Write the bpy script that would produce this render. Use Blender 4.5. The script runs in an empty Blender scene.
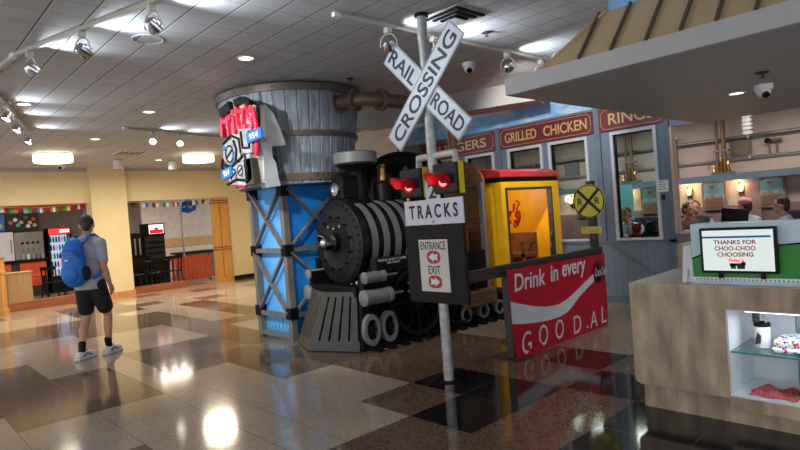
import bpy, bmesh, math, random
from mathutils import Vector, Matrix, Euler
random.seed(7)
S = bpy.context.scene
COL = S.collection
PI = math.pi

# ------------------------------------------------------------------ camera
cam_d = bpy.data.cameras.new('camera')
cam = bpy.data.objects.new('camera', cam_d)
COL.objects.link(cam)
S.camera = cam
FPX, YAW, PITCH, ROLL = 571.71, -0.8204107, -0.0173522, -0.0772631
cam_d.sensor_width = 36.0
cam_d.lens = FPX / 800.0 * 36.0
_f = Vector((math.sin(YAW) * math.cos(PITCH), math.cos(YAW) * math.cos(PITCH), math.sin(PITCH)))
_r = Vector((math.cos(YAW), -math.sin(YAW), 0))
_u = _r.cross(_f)
_r2 = math.cos(ROLL) * _r + math.sin(ROLL) * _u
_u2 = -math.sin(ROLL) * _r + math.cos(ROLL) * _u
_m = Matrix((_r2, _u2, -_f)).transposed().to_4x4()
_m.translation = Vector((0, 0, 1.549))
cam.matrix_world = _m
cam_d.clip_start = 0.05
cam_d.clip_end = 200

# ------------------------------------------------------------------ world, exposure
W = bpy.data.worlds.new('world')
S.world = W
W.use_nodes = True
W.node_tree.nodes['Background'].inputs[0].default_value = (0.90, 0.93, 1.0, 1)
W.node_tree.nodes['Background'].inputs[1].default_value = 1.1
S.view_settings.view_transform = 'Standard'
S.view_settings.look = 'None'
S.view_settings.gamma = 1.0
S.view_settings.use_curve_mapping = False
S.view_settings.exposure = 0.48
WARM, NEUT, COOL = (1.0, 0.86, 0.70), (1.0, 0.93, 0.85), (0.80, 0.90, 1.0)
HALL_W, SPOT_W, FOOD_W, REST_W = 6.0, 3.5, 50.0, 30.0

# ------------------------------------------------------------------ helpers
def lin(c):
    return tuple(((x / 255) / 12.92 if x / 255 <= 0.04045 else ((x / 255 + 0.055) / 1.055) ** 2.4) for x in c) + (1,)

def mat(name, col, rough=0.5, metal=0.0, var=None, vscale=6.0, stretch=(1, 1, 1), bump=0.0, emit=None, estr=1.0, spec=0.5, alpha=None, trans=0.0):
    m = bpy.data.materials.new(name)
    m.use_nodes = True
    nt = m.node_tree
    p = nt.nodes['Principled BSDF']
    p.inputs['Roughness'].default_value = rough
    p.inputs['Metallic'].default_value = metal
    p.inputs['Specular IOR Level'].default_value = spec
    p.inputs['Base Color'].default_value = lin(col)
    if trans:
        p.inputs['Transmission Weight'].default_value = trans
    if var is None and emit is None:
        var = tuple(max(0, x * 0.93) for x in col)
    if var is not None:
        tc = nt.nodes.new('ShaderNodeTexCoord')
        mp = nt.nodes.new('ShaderNodeMapping')
        mp.inputs['Scale'].default_value = stretch
        nz = nt.nodes.new('ShaderNodeTexNoise')
        nz.inputs['Scale'].default_value = vscale
        nz.inputs['Detail'].default_value = 4
        rp = nt.nodes.new('ShaderNodeValToRGB')
        rp.color_ramp.elements[0].position = 0.33
        rp.color_ramp.elements[1].position = 0.67
        rp.color_ramp.elements[0].color = lin(var)
        rp.color_ramp.elements[1].color = lin(col)
        nt.links.new(tc.outputs['Object'], mp.inputs[0])
        nt.links.new(mp.outputs[0], nz.inputs['Vector'])
        nt.links.new(nz.outputs['Fac'], rp.inputs[0])
        nt.links.new(rp.outputs[0], p.inputs['Base Color'])
        if bump:
            bp = nt.nodes.new('ShaderNodeBump')
            bp.inputs['Strength'].default_value = bump
            bp.inputs['Distance'].default_value = 0.01
            nt.links.new(nz.outputs['Fac'], bp.inputs['Height'])
            nt.links.new(bp.outputs[0], p.inputs['Normal'])
    if emit is not None:
        p.inputs['Emission Color'].default_value = lin(emit)
        p.inputs['Emission Strength'].default_value = estr
    return m

def wood(name, c1, c2, axis=2, scale=5.0, rough=0.5, planks=None, plank_axis=0):
    st = [6, 6, 6]
    st[axis] = 0.6
    m = mat(name, c1, rough, var=c2, vscale=scale, stretch=tuple(st), bump=0.15)
    if planks:
        nt = m.node_tree
        p = nt.nodes['Principled BSDF']
        src = p.inputs['Base Color'].links[0].from_socket
        tc = nt.nodes.new('ShaderNodeTexCoord')
        sp = nt.nodes.new('ShaderNodeSeparateXYZ')
        nt.links.new(tc.outputs['Object'], sp.inputs[0])
        fac = gridline(nt, sp.outputs[plank_axis], 0.013, planks, 0.03)
        mx = nt.nodes.new('ShaderNodeMixRGB')
        mx.blend_type = 'MULTIPLY'
        mx.inputs[2].default_value = (0.35, 0.33, 0.32, 1)
        nt.links.new(fac, mx.inputs[0])
        nt.links.new(src, mx.inputs[1])
        nt.links.new(mx.outputs[0], p.inputs['Base Color'])
    return m

def math_node(nt, op, a, b=None):
    n = nt.nodes.new('ShaderNodeMath')
    n.operation = op
    for k, v in enumerate((a, b)):
        if v is None:
            continue
        if isinstance(v, (int, float)):
            n.inputs[k].default_value = v
        else:
            nt.links.new(v, n.inputs[k])
    return n.outputs[0]

def gridline(nt, sock, off, period, width):
    a = math_node(nt, 'SUBTRACT', sock, off)
    a = math_node(nt, 'DIVIDE', a, period)
    a = math_node(nt, 'FRACT', a)
    a = math_node(nt, 'SUBTRACT', a, 0.5)
    a = math_node(nt, 'ABSOLUTE', a)
    return math_node(nt, 'GREATER_THAN', a, 0.5 - width)

def frame_of(d):
    d = Vector(d).normalized()
    a = Vector((0, 0, 1)) if abs(d.z) < 0.9 else Vector((1, 0, 0))
    x = a.cross(d).normalized()
    return x, d.cross(x), d

class B:
    """collects shapes; out() links them as one mesh object"""
    def __init__(s):
        s.v, s.f = [], []
    def add(s, vs, fs):
        n = len(s.v)
        s.v += [tuple(v) for v in vs]
        s.f += [tuple(i + n for i in f) for f in fs]
        return s
    def box(s, lo, hi, M=None):
        (a, b, c), (d, e, f) = lo, hi
        vs = [(a, b, c), (d, b, c), (d, e, c), (a, e, c), (a, b, f), (d, b, f), (d, e, f), (a, e, f)]
        if M is not None:
            vs = [M @ Vector(v) for v in vs]
        return s.add(vs, [(3, 2, 1, 0), (4, 5, 6, 7), (0, 1, 5, 4), (1, 2, 6, 5), (2, 3, 7, 6), (3, 0, 4, 7)])
    def bar(s, p0, p1, w, h, up=(0, 0, 1)):
        p0, p1 = Vector(p0), Vector(p1)
        d = (p1 - p0).normalized()
        x = d.cross(Vector(up))
        if x.length < 1e-5:
            x = d.cross(Vector((1, 0, 0)))
        x.normalize()
        y = x.cross(d)
        vs = []
        for p in (p0, p1):
            for a, b in ((-1, -1), (1, -1), (1, 1), (-1, 1)):
                vs.append(p + x * a * w / 2 + y * b * h / 2)
        return s.add(vs, [(3, 2, 1, 0), (4, 5, 6, 7), (0, 1, 5, 4), (1, 2, 6, 5), (2, 3, 7, 6), (3, 0, 4, 7)])
    def lathe(s, prof, p0, d=(0, 0, 1), seg=24, closed=True):
        x, y, d = frame_of(d)
        p0 = Vector(p0)
        vs, fs = [], []
        for r, t in prof:
            for k in range(seg):
                a = 2 * PI * k / seg
                vs.append(p0 + d * t + (x * math.cos(a) + y * math.sin(a)) * r)
        for i in range(len(prof) - 1):
            for k in range(seg):
                k2 = (k + 1) % seg
                fs.append((i * seg + k, i * seg + k2, (i + 1) * seg + k2, (i + 1) * seg + k))
        if closed:
            fs.append(tuple(range(seg))[::-1])
            fs.append(tuple((len(prof) - 1) * seg + k for k in range(seg)))
        return s.add(vs, fs)
    def cyl(s, p0, p1, r0, r1=None, seg=16):
        p0, p1 = Vector(p0), Vector(p1)
        r1 = r0 if r1 is None else r1
        return s.lathe([(r0, 0), (r1, (p1 - p0).length)], p0, p1 - p0, seg)
    def ring(s, c, d, r0, r1, h, seg=32):
        return s.lathe([(r0, 0), (r1, 0), (r1, h), (r0, h), (r0, 0)], c, d, seg, closed=False)
    def sph(s, c, r, seg=12, rings=8, M=None):
        r = (r, r, r) if isinstance(r, (int, float)) else r
        vs, fs = [], []
        vs.append(Vector((0, 0, -1)))
        for i in range(1, rings):
            t = -PI / 2 + PI * i / rings
            for k in range(seg):
                a = 2 * PI * k / seg
                vs.append(Vector((math.cos(t) * math.cos(a), math.cos(t) * math.sin(a), math.sin(t))))
        vs.append(Vector((0, 0, 1)))
        for k in range(seg):
            fs.append((0, 1 + (k + 1) % seg, 1 + k))
            top = 1 + (rings - 2) * seg
            fs.append((len(vs) - 1, top + k, top + (k + 1) % seg))
        for i in range(rings - 2):
            for k in range(seg):
                a = 1 + i * seg + k
                b = 1 + i * seg + (k + 1) % seg
                fs.append((a, b, b + seg, a + seg))
        c = Vector(c)
        vs = [Vector((v.x * r[0], v.y * r[1], v.z * r[2])) for v in vs]
        if M is not None:
            vs = [M @ v for v in vs]
        return s.add([v + c for v in vs], fs)
    def tube(s, pts, r, seg=10):
        pts = [Vector(p) for p in pts]
        rs = r if isinstance(r, (list, tuple)) else [r] * len(pts)
        vs, fs = [], []
        x = None
        for i, p in enumerate(pts):
            d = (pts[min(i + 1, len(pts) - 1)] - pts[max(i - 1, 0)]).normalized()
            if x is None:
                x = frame_of(d)[0]
            x = (x - d * x.dot(d)).normalized()
            y = d.cross(x)
            for k in range(seg):
                a = 2 * PI * k / seg
                vs.append(p + (x * math.cos(a) + y * math.sin(a)) * rs[i])
        for i in range(len(pts) - 1):
            for k in range(seg):
                k2 = (k + 1) % seg
                fs.append((i * seg + k, i * seg + k2, (i + 1) * seg + k2, (i + 1) * seg + k))
        fs.append(tuple(range(seg))[::-1])
        fs.append(tuple((len(pts) - 1) * seg + k for k in range(seg)))
        return s.add(vs, fs)
    def prism(s, pts, o, ux, uy, depth):
        """polygon pts (2-D) in the plane o + ux*a + uy*b, extruded by depth along ux x uy"""
        o, ux, uy = Vector(o), Vector(ux), Vector(uy)
        n = ux.cross(uy).normalized() * depth
        a = [o + ux * p[0] + uy * p[1] for p in pts]
        k = len(pts)
        fs = [tuple(range(k))[::-1], tuple(range(k, 2 * k))]
        for i in range(k):
            j = (i + 1) % k
            fs.append((i, j, j + k, i + k))
        return s.add(a + [p + n for p in a], fs)
    def out(s, name, m, parent=None, smooth=False, bevel=0.0, seen=None):
        me = bpy.data.meshes.new(name)
        off = Vector((0, 0, 0))
        q = parent
        while q is not None:
            off += q.location
            q = q.parent
        me.from_pydata([tuple(Vector(v) - off) for v in s.v], [], s.f)
        bm = bmesh.new()
        bm.from_mesh(me)
        bmesh.ops.recalc_face_normals(bm, faces=bm.faces)
        bm.to_mesh(me)
        bm.free()
        if smooth:
            me.polygons.foreach_set('use_smooth', [True] * len(me.polygons))
            try:
                me.set_sharp_from_angle(angle=math.radians(38))
            except Exception:
                pass
        me.materials.append(m)
        o = bpy.data.objects.new(name, me)
        COL.objects.link(o)
        if parent is not None:
            o.parent = parent
        if bevel:
            b = o.modifiers.new('bevel', 'BEVEL')
            b.width = bevel
            b.segments = 2
            b.limit_method = 'ANGLE'
        return o

def tag(o, label, cat, group=None, kind=None):
    o['label'] = label
    o['category'] = cat
    if group:
        o['group'] = group
    if kind:
        o['kind'] = kind
    return o

def thing(name, label, cat, loc, group=None):
    o = bpy.data.objects.new(name, None)
    o.empty_display_size = 0.1
    o.location = loc
    COL.objects.link(o)
    return tag(o, label, cat, group)

def struct(b, name, m, **k):
    o = b.out(name, m, **k)
    o['kind'] = 'structure'
    return o

def dup(root, loc, label, rz=None, group=None):
    r = root.copy()
    COL.objects.link(r)
    r.location = loc
    if rz is not None:
        r.rotation_euler = (0, 0, rz)
    r['label'] = label
    if group:
        r['group'] = group
    for ch in list(root.children):
        c = ch.copy()
        COL.objects.link(c)
        c.parent = r
        for g in list(ch.children):
            d = g.copy()
            COL.objects.link(d)
            d.parent = c
    return r

def text(name, body, w, h, loc, rot, m, parent, extrude=0.003, shear=0.0, bold=0.0):
    cu = bpy.data.curves.new(name, 'FONT')
    cu.body = body
    cu.size = 1.0
    cu.align_x = 'CENTER'
    cu.align_y = 'CENTER'
    cu.extrude = extrude
    cu.shear = shear
    cu.offset = bold
    cu.resolution_u = 4
    cu.space_line = 0.95
    cu.materials.append(m)
    o = bpy.data.objects.new(name, cu)
    COL.objects.link(o)
    bpy.context.view_layer.update()
    d = o.dimensions.copy()
    bb = [Vector(c) for c in o.bound_box]
    cx = (min(c.x for c in bb) + max(c.x for c in bb)) / 2
    cy = (min(c.y for c in bb) + max(c.y for c in bb)) / 2
    sx, sy = w / max(d.x, 1e-4), h / max(d.y, 1e-4)
    me = bpy.data.meshes.new_from_object(o.evaluated_get(bpy.context.evaluated_depsgraph_get()))
    me.name = name
    bpy.data.objects.remove(o)
    bpy.data.curves.remove(cu)
    for v in me.vertices:
        v.co.x = (v.co.x - cx) * sx
        v.co.y = (v.co.y - cy) * sy
    if not me.materials:
        me.materials.append(m)
    o = bpy.data.objects.new(name, me)
    COL.objects.link(o)
    o.rotation_euler = rot
    p = Vector(loc)
    q = parent
    while q is not None:
        p -= q.location
        q = q.parent
    o.location = p
    o.parent = parent
    return o

FACE_NY = (PI / 2, 0, 0)         # reads from -y
FACE_PX = (PI / 2, 0, PI / 2)    # reads from +x

def area_lamp(name, loc, power, col, size, parent=None, rot=(0, 0, 0), shape='DISK', spread=PI):
    l = bpy.data.lights.new(name, 'AREA')
    l.energy = power
    l.color = col
    l.shape = shape
    if isinstance(size, tuple):
        l.shape = 'RECTANGLE'
        l.size, l.size_y = size
    else:
        l.size = size
    l.spread = spread
    o = bpy.data.objects.new(name, l)
    COL.objects.link(o)
    p = Vector(loc)
    q = parent
    while q is not None:
        p -= q.location
        q = q.parent
    o.location = p
    o.rotation_euler = rot
    o.parent = parent
    return o

def point_lamp(name, loc, power, col, r, parent=None):
    l = bpy.data.lights.new(name, 'POINT')
    l.energy = power
    l.color = col
    l.shadow_soft_size = r
    o = bpy.data.objects.new(name, l)
    COL.objects.link(o)
    p = Vector(loc)
    q = parent
    while q is not None:
        p -= q.location
        q = q.parent
    o.location = p
    o.parent = parent
    return o

# ------------------------------------------------------------------ materials
M = {}
def mk(k, *a, **kw):
    M[k] = mat(k, *a, **kw)
mk('black', (14, 14, 15), 0.45, spec=0.2)
mk('black_gloss', (12, 12, 13), 0.25)
mk('iron', (26, 26, 27), 0.4, var=(20, 20, 21), spec=0.25)
mk('dark_grey', (56, 54, 52), 0.5, spec=0.25)
mk('pilot_grey', (64, 62, 58), 0.45, var=(56, 54, 51), spec=0.3)
mk('grey_paint', (118, 120, 122), 0.42, var=(106, 108, 110))
mk('silver', (190, 192, 196), 0.3, 0.75)
mk('chrome', (220, 222, 226), 0.12, 1.0)
mk('steel', (150, 152, 154), 0.35, 0.8)
mk('galv', (186, 188, 186), 0.4, 0.4, var=(150, 150, 147), vscale=20)
mk('plume', (186, 190, 194), 0.4, 0.2)
mk('logo_white', (172, 175, 180), 0.45, var=(120, 124, 130), vscale=14)
mk('brass', (176, 138, 74), 0.3, 0.9)
mk('white', (226, 228, 230), 0.45)
mk('sign_white', (206, 210, 218), 0.35, var=(198, 202, 211))
mk('sign_black', (14, 14, 16), 0.5)
mk('cream', (222, 204, 160), 0.6, var=(216, 197, 152), vscale=2)
mk('red', (176, 18, 40), 0.4, var=(160, 14, 34))
mk('banner_red', (200, 14, 44), 0.38, var=(184, 10, 38), vscale=3)
mk('roof_red', (176, 42, 52), 0.5)
mk('pink_red', (238, 28, 78), 0.35)
mk('yellow', (232, 178, 18), 0.4, var=(222, 166, 14))
mk('yellow_in', (240, 172, 16), 0.45, var=(232, 158, 12))
mk('sign_yellow', (226, 204, 22), 0.4)
mk('blue_lit_side', (104, 178, 244), 0.4, var=(84, 162, 236), vscale=3)  # tower blue made paler for the face that catches the light
mk('blue_shade_side', (40, 150, 244), 0.4, var=(32, 138, 232), vscale=3)  # same tower blue deepened for the shaded face
mk('maroon', (104, 26, 42), 0.5)
mk('gold', (206, 176, 110), 0.45)
mk('facade', (108, 125, 142), 0.55, var=(102, 119, 136), vscale=3)
mk('facade_trim', (98, 114, 131), 0.55)
mk('frame_white', (196, 202, 210), 0.45)
mk('bronze', (128, 104, 88), 0.42, 0.35, var=(104, 82, 70), vscale=8)
mk('hoop', (100, 88, 78), 0.45, 0.2, var=(82, 71, 62), vscale=8)
mk('tan_metal', (190, 164, 124), 0.5, var=(184, 157, 118), vscale=2)
mk('canopy_white', (170, 167, 165), 0.6, var=(165, 162, 160), vscale=2)
mk('seam', (86, 76, 62), 0.5)
mk('sky_blue', (120, 172, 216), 0.6)
mk('track_white', (196, 190, 178), 0.4)
mk('orange', (206, 82, 40), 0.45, var=(190, 70, 34))
mk('pinkwall', (192, 172, 160), 0.6, var=(185, 165, 153), vscale=2)
mk('mauve', (140, 112, 108), 0.6)
mk('pipe_brown', (126, 96, 74), 0.45, 0.2)
mk('skin', (196, 146, 116), 0.5, var=(188, 136, 108), vscale=12)
mk('hair', (70, 48, 34), 0.6, var=(50, 34, 24), vscale=40)
mk('shirt_grey', (172, 174, 182), 0.8, var=(160, 162, 170), vscale=14)
mk('shorts', (18, 18, 22), 0.8)
mk('bag_blue', (4, 112, 206), 0.5, var=(2, 98, 190), vscale=10)
mk('bag_dark', (16, 30, 52), 0.6)
mk('sole', (214, 212, 206), 0.5)
mk('green', (44, 140, 44), 0.5, var=(38, 128, 40))
mk('grass_paint', (24, 112, 62), 0.5)
mk('counter_black', (34, 31, 28), 0.5, spec=0.15)
mk('teal', (104, 168, 172), 0.5)
M['lens_red'] = mat('lens_red', (150, 8, 14), 0.2, emit=(255, 40, 60), estr=0.12)
M['visor_red'] = mat('visor_red', (196, 14, 30), 0.35)
M['lens_hot'] = mat('lens_hot', (255, 170, 175), 0.2, emit=(255, 150, 160), estr=0.7)
M['lamp_glow'] = mat('lamp_glow', (255, 244, 220), 0.4, emit=(255, 238, 205), estr=3.0)
M['lamp_cool'] = mat('lamp_cool', (235, 244, 255), 0.4, emit=(225, 238, 255), estr=3.5)
M['drum_glow'] = mat('drum_glow', (255, 246, 228), 0.5, emit=(255, 236, 205), estr=2.4)
M['sconce_glow'] = mat('sconce_glow', (255, 225, 180), 0.5, emit=(255, 222, 170), estr=1.2)
M['screen'] = mat('screen', (225, 232, 225), 0.3, emit=(226, 236, 226), estr=0.35)
M['tv_red'] = mat('tv_red', (220, 20, 30), 0.3, emit=(230, 20, 40), estr=0.8)
M['tv_white'] = mat('tv_white', (240, 240, 240), 0.3, emit=(240, 240, 240), estr=0.9)
M['fridge_light'] = mat('fridge_light', (180, 205, 235), 0.3, emit=(170, 200, 240), estr=0.7)
M['fridge_head'] = mat('fridge_head', (226, 40, 40), 0.3, emit=(240, 60, 50), estr=0.8)
M['bottle_dark'] = mat('bottle_dark', (60, 40, 40), 0.3)
M['picture_sky'] = mat('picture_sky', (120, 168, 184), 0.5, emit=(110, 170, 190), estr=0.03)  # faint glow put into the picture colour, though it is no lamp
M['glass'] = mat('glass', (215, 238, 236), 0.03, trans=1.0)
M['glass'].node_tree.nodes['Principled BSDF'].inputs['IOR'].default_value = 1.1
M['glass_edge'] = mat('glass_edge', (60, 140, 130), 0.2)
M['barrel_wood'] = wood('barrel_wood', (140, 151, 164), (102, 110, 121), 2, 4.0, 0.55)
M['frame_wood'] = wood('frame_wood', (112, 110, 107), (88, 86, 84), 2, 5.0, 0.5)
M['counter_wood'] = mat('counter_wood', (192, 168, 138), 0.5, var=(138, 117, 95), vscale=3.2, stretch=(2.6, 2.6, 0.8), bump=0.05)
M['counter_top'] = mat('counter_top', (186, 177, 168), 0.28, var=(160, 150, 140), vscale=2.5, stretch=(5, 0.7, 5))
M['brown_wood'] = wood('brown_wood', (142, 84, 50), (108, 60, 36), 0, 4.0, 0.5, planks=0.085, plank_axis=2)
M['bench_wood'] = wood('bench_wood', (130, 78, 38), (100, 58, 28), 1, 5.0, 0.5, planks=0.06, plank_axis=2)
M['tank_wood'] = wood('tank_wood', (112, 82, 60), (84, 60, 44), 1, 5.0, 0.5)
M['rail_wood'] = wood('rail_wood', (64, 54, 44), (48, 40, 33), 1, 5.0, 0.5)
M['gold_wood'] = wood('gold_wood', (206, 150, 78), (184, 128, 62), 2, 3.0, 0.4)
M['sill_wood'] = wood('sill_wood', (158, 92, 52), (134, 74, 42), 1, 4.0, 0.4)
M['tan_wood'] = wood('tan_wood', (196, 160, 112), (178, 142, 98), 2, 3.0, 0.5)
M['soffit_plank'] = wood('soffit_plank', (168, 140, 118), (146, 120, 100), 0, 4.0, 0.6)

def grid_material(name, col, line, px, ox, wx, py, oy, wy, rough, bump=0.0):
    m = mat(name, col, rough, var=tuple(x * 0.96 for x in col), vscale=3.0)
    nt = m.node_tree
    p = nt.nodes['Principled BSDF']
    src = p.inputs['Base Color'].links[0].from_socket
    tc = nt.nodes.new('ShaderNodeTexCoord')
    sp = nt.nodes.new('ShaderNodeSeparateXYZ')
    nt.links.new(tc.outputs['Object'], sp.inputs[0])
    a = gridline(nt, sp.outputs[0], ox, px, wx)
    b = gridline(nt, sp.outputs[1], oy, py, wy)
    c = math_node(nt, 'MAXIMUM', a, b)
    mx = nt.nodes.new('ShaderNodeMixRGB')
    mx.inputs[2].default_value = lin(line)
    nt.links.new(c, mx.inputs[0])
    nt.links.new(src, mx.inputs[1])
    nt.links.new(mx.outputs[0], p.inputs['Base Color'])
    if bump:
        bp = nt.nodes.new('ShaderNodeBump')
        bp.inputs['Strength'].default_value = bump
        bp.inputs['Distance'].default_value = 0.006
        bp.invert = True
        nt.links.new(c, bp.inputs['Height'])
        nt.links.new(bp.outputs[0], p.inputs['Normal'])
    return m
M['ceiling'] = grid_material('ceiling_tile', (188, 188, 190), (140, 136, 132), 0.3048, 0.09, 0.016, 0.3048, 0.2226, 0.0001, 0.7, 0.0)
nt = M['ceiling'].node_tree
pr = nt.nodes['Principled BSDF']
tc = nt.nodes.new('ShaderNodeTexCoord')
sp = nt.nodes.new('ShaderNodeSeparateXYZ')
nt.links.new(tc.outputs['Object'], sp.inputs[0])
for off, w_, c_ in ((0.2226 + 0.011, 0.020, (214, 212, 210)), (0.2226, 0.022, (84, 79, 74))):  # pale line beside each dark groove is a painted highlight
    fac = gridline(nt, sp.outputs[1], off, 0.3048, w_)
    mx = nt.nodes.new('ShaderNodeMixRGB')
    mx.inputs[2].default_value = lin(c_)
    nt.links.new(fac, mx.inputs[0])
    nt.links.new(pr.inputs['Base Color'].links[0].from_socket, mx.inputs[1])
    nt.links.new(mx.outputs[0], pr.inputs['Base Color'])

def terrazzo(name, c, dark, lightc, rough):
    m = bpy.data.materials.new(name)
    m.use_nodes = True
    nt = m.node_tree
    p = nt.nodes['Principled BSDF']
    tc = nt.nodes.new('ShaderNodeTexCoord')
    v = nt.nodes.new('ShaderNodeTexVoronoi')
    v.inputs['Scale'].default_value = 90
    n = nt.nodes.new('ShaderNodeTexNoise')
    n.inputs['Scale'].default_value = 1.3
    nt.links.new(tc.outputs['Object'], v.inputs['Vector'])
    nt.links.new(tc.outputs['Object'], n.inputs['Vector'])
    sp = nt.nodes.new('ShaderNodeSeparateColor')
    nt.links.new(v.outputs['Color'], sp.inputs[0])
    rp = nt.nodes.new('ShaderNodeValToRGB')
    e = rp.color_ramp.elements
    e[0].position, e[0].color = 0.12, lin(dark)
    e[1].position, e[1].color = 0.95, lin(lightc)
    k = e.new(0.5)
    k.color = lin(c)
    nt.links.new(sp.outputs[0], rp.inputs[0])
    mx = nt.nodes.new('ShaderNodeMixRGB')
    mx.blend_type = 'MULTIPLY'
    mx.inputs[0].default_value = 0.35
    nt.links.new(rp.outputs[0], mx.inputs[1])
    nt.links.new(n.outputs['Fac'], mx.inputs[2])
    nt.links.new(mx.outputs[0], p.inputs['Base Color'])
    p.inputs['Roughness'].default_value = rough
    p.inputs['Specular IOR Level'].default_value = 0.6
    return m
FL = [terrazzo('tile_beige', (188, 172, 152), (176, 160, 140), (198, 183, 164), 0.10),
      terrazzo('tile_brown', (118, 94, 76), (96, 74, 60), (140, 114, 94), 0.10),
      terrazzo('tile_black', (34, 33, 34), (26, 25, 26), (48, 46, 46), 0.08),
      terrazzo('tile_taupe', (124, 107, 92), (115, 98, 84), (133, 116, 101), 0.10),
      terrazzo('tile_slate', (88, 80, 70), (80, 72, 62), (97, 88, 78), 0.10),
      terrazzo('tile_tan', (172, 150, 124), (150, 128, 104), (190, 170, 146), 0.14),
      mat('joint', (66, 56, 48), 0.6)]

# ------------------------------------------------------------------ floor
GX, GY, GT = -3.229, 3.567, 0.6096
def tile_kind(i, j, cx, cy):
    if (i, j) in {(-1, 0), (0, 0), (0, -1), (1, 1), (0, 2), (1, 3)}:
        return 2
    if i >= 2 and j <= 0:
        return 2
    if j >= 3 and i >= -5:
        return 5
    if i >= 0 or (i >= -1 and j >= -1) or (i >= -3 and j >= 0):
        return 1
    if j >= -2 and i >= -3:
        return 0
    for x0, x1, y0, y1, k in ((-7.35, -6.45, 2.0, 2.35, 0), (-10.6, -7.8, 1.4, 2.35, 0), (-8.75, -8.0, 2.35, 2.96, 0), (-9.9, -7.9, 2.75, 3.57, 0),
                              (-6.1, -5.0, 2.0, 2.96, 0), (-6.3, -4.4, 2.96, 4.2, 4), (-8.3, -5.4, 0.8, 2.0, 3), (-8.0, -6.0, 2.0, 2.96, 3), (-8.2, -6.0, 2.9, 4.2, 4),
                              (-12.4, -9.8, 1.4, 3.6, 3), (-12.1, -8.4, 4.7, 5.5, 4), (-10.5, -6.2, 0.2, 0.85, 4), (-11.0, -8.0, 3.6, 4.2, 3), (-15.0, -12.5, 3.0, 4.2, 4)):
        if x0 <= cx <= x1 and y0 <= cy <= y1:
            return 3 if (k == 4 and (i + 2 * j) % 3 == 0) else k
    if cx < -10 and cy < 1.4:
        return (3, 4, 0)[(i // 2 + j) % 3]
    return 0 if (i * 3 + j * 2) % 7 else 3
xs, ys = [], []
i0, i1 = -30, 12
for i in range(i0, i1 + 1):
    xs.append((GX + GT * i, i))
for j in range(-1, 16):
    ys.append((GY + GT * j, j))
ys = [(2.958, -1)] + [y for y in ys if y[0] > 3.0]
low = [2.348, 2.005, 1.40, 0.80, 0.19, -0.42, -1.03, -1.64, -2.25, -2.86, -3.5]
for k, y in enumerate(low):
    ys.insert(0, (y, -2 - k))
b = B()
fm = []
JW = 0.0028
for a in range(len(xs) - 1):
    for c in range(len(ys) - 1):
        x0, x1, y0, y1 = xs[a][0], xs[a + 1][0], ys[c][0], ys[c + 1][0]
        jj, ii = ys[c][1], xs[a][1]
        jk = jj if jj >= -2 else jj + 1
        k = tile_kind(ii, jk, (x0 + x1) / 2, (y0 + y1) / 2)
        b.add([(x0 + JW, y0 + JW, 0), (x1 - JW, y0 + JW, 0), (x1 - JW, y1 - JW, 0), (x0 + JW, y1 - JW, 0)], [(0, 1, 2, 3)])
        fm.append(k)
        b.add([(x0 - JW, y0 - JW, 0), (x1 - JW, y0 - JW, 0), (x1 - JW, y0 + JW, 0), (x0 - JW, y0 + JW, 0)], [(0, 1, 2, 3)])
        fm.append(6)
        b.add([(x0 - JW, y0 + JW, 0), (x0 + JW, y0 + JW, 0), (x0 + JW, y1 - JW, 0), (x0 - JW, y1 - JW, 0)], [(0, 1, 2, 3)])
        fm.append(6)
fl = struct(b, 'floor', FL[0])
for m_ in FL[1:]:
    fl.data.materials.append(m_)
for p_, k in zip(fl.data.polygons, fm):
    p_.material_index = k
    if p_.normal.z < 0:
        p_.flip()

# ------------------------------------------------------------------ ceiling, walls
CZ = 3.35
struct(B().box((-16.25, -3.5, CZ), (3.2, 8.3, CZ + 0.12)).box((-16.25, 8.3, CZ), (-9.2, 9.1, CZ + 0.12)), 'ceiling', M['ceiling'])
b = B()
b.box((-16.25, -3.5, 2.47), (-15.95, 7.9, CZ))            # header over the openings
b.box((-16.25, -3.5, 0), (-15.95, 1.9, 2.47))
b.box((-16.25, 7.9, 0), (-15.95, 13.0, CZ))
struct(b, 'wall_left', M['cream'])
struct(B().box((-16.26, 4.18, 0), (-15.74, 5.03, CZ)), 'wall_column', M['cream'])
struct(B().box((-16.0, -3.5, 3.26), (-15.93, 9.0, CZ)), 'trim_1', M['canopy_white'])
struct(B().box((-15.95, 7.95, 0), (-15.93, 13, 0.12)), 'baseboard_left', M['black'])
b = B()
b.box((-15.74, 4.16, 0), (-15.71, 5.05, 0.14))
b.box((-16.2, 5.03, 0), (-15.74, 5.05, 0.14))
struct(b, 'baseboard_column', M['gold_wood'])
struct(B().box((-16.15, 1.9, 0), (-15.85, 4.18, 0.2)), 'trim_2', M['sill_wood'])
struct(B().box((-16.15, 5.05, 0), (-15.85, 6.5, 0.17)), 'trim_3', M['sill_wood'])
# the food court behind the left wall
struct(B().box((-20.7, -1, 0), (-20.5, 10, 3.0)), 'wall_food_court', mat('court_wall', (120, 108, 104), 0.6, var=(108, 97, 94)))
struct(B().box((-20.5, 6.9, 0.0), (-20.3, 10, 3.0)), 'wall_court_light', mat('court_light', (206, 196, 188), 0.6))
struct(B().box((-20.29, 6.9, 1.05), (-20.27, 10, 1.35)), 'trim_4', M['tan_wood'])
struct(B().box((-20.7, -1, 2.9), (-16.25, 10, 3.0)), 'ceiling_court', M['canopy_white'])
struct(B().box((-16.7, -1, 2.36), (-16.55, 4.3, 2.62)), 'trim_5', M['orange'])
# far right wall behind the tower
struct(B().box((-16.0, 9.0, 0), (-9.2, 9.1, CZ)).box((-9.3, 8.1, 0), (-9.2, 9.0, CZ)), 'wall_far', M['cream'])

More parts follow.
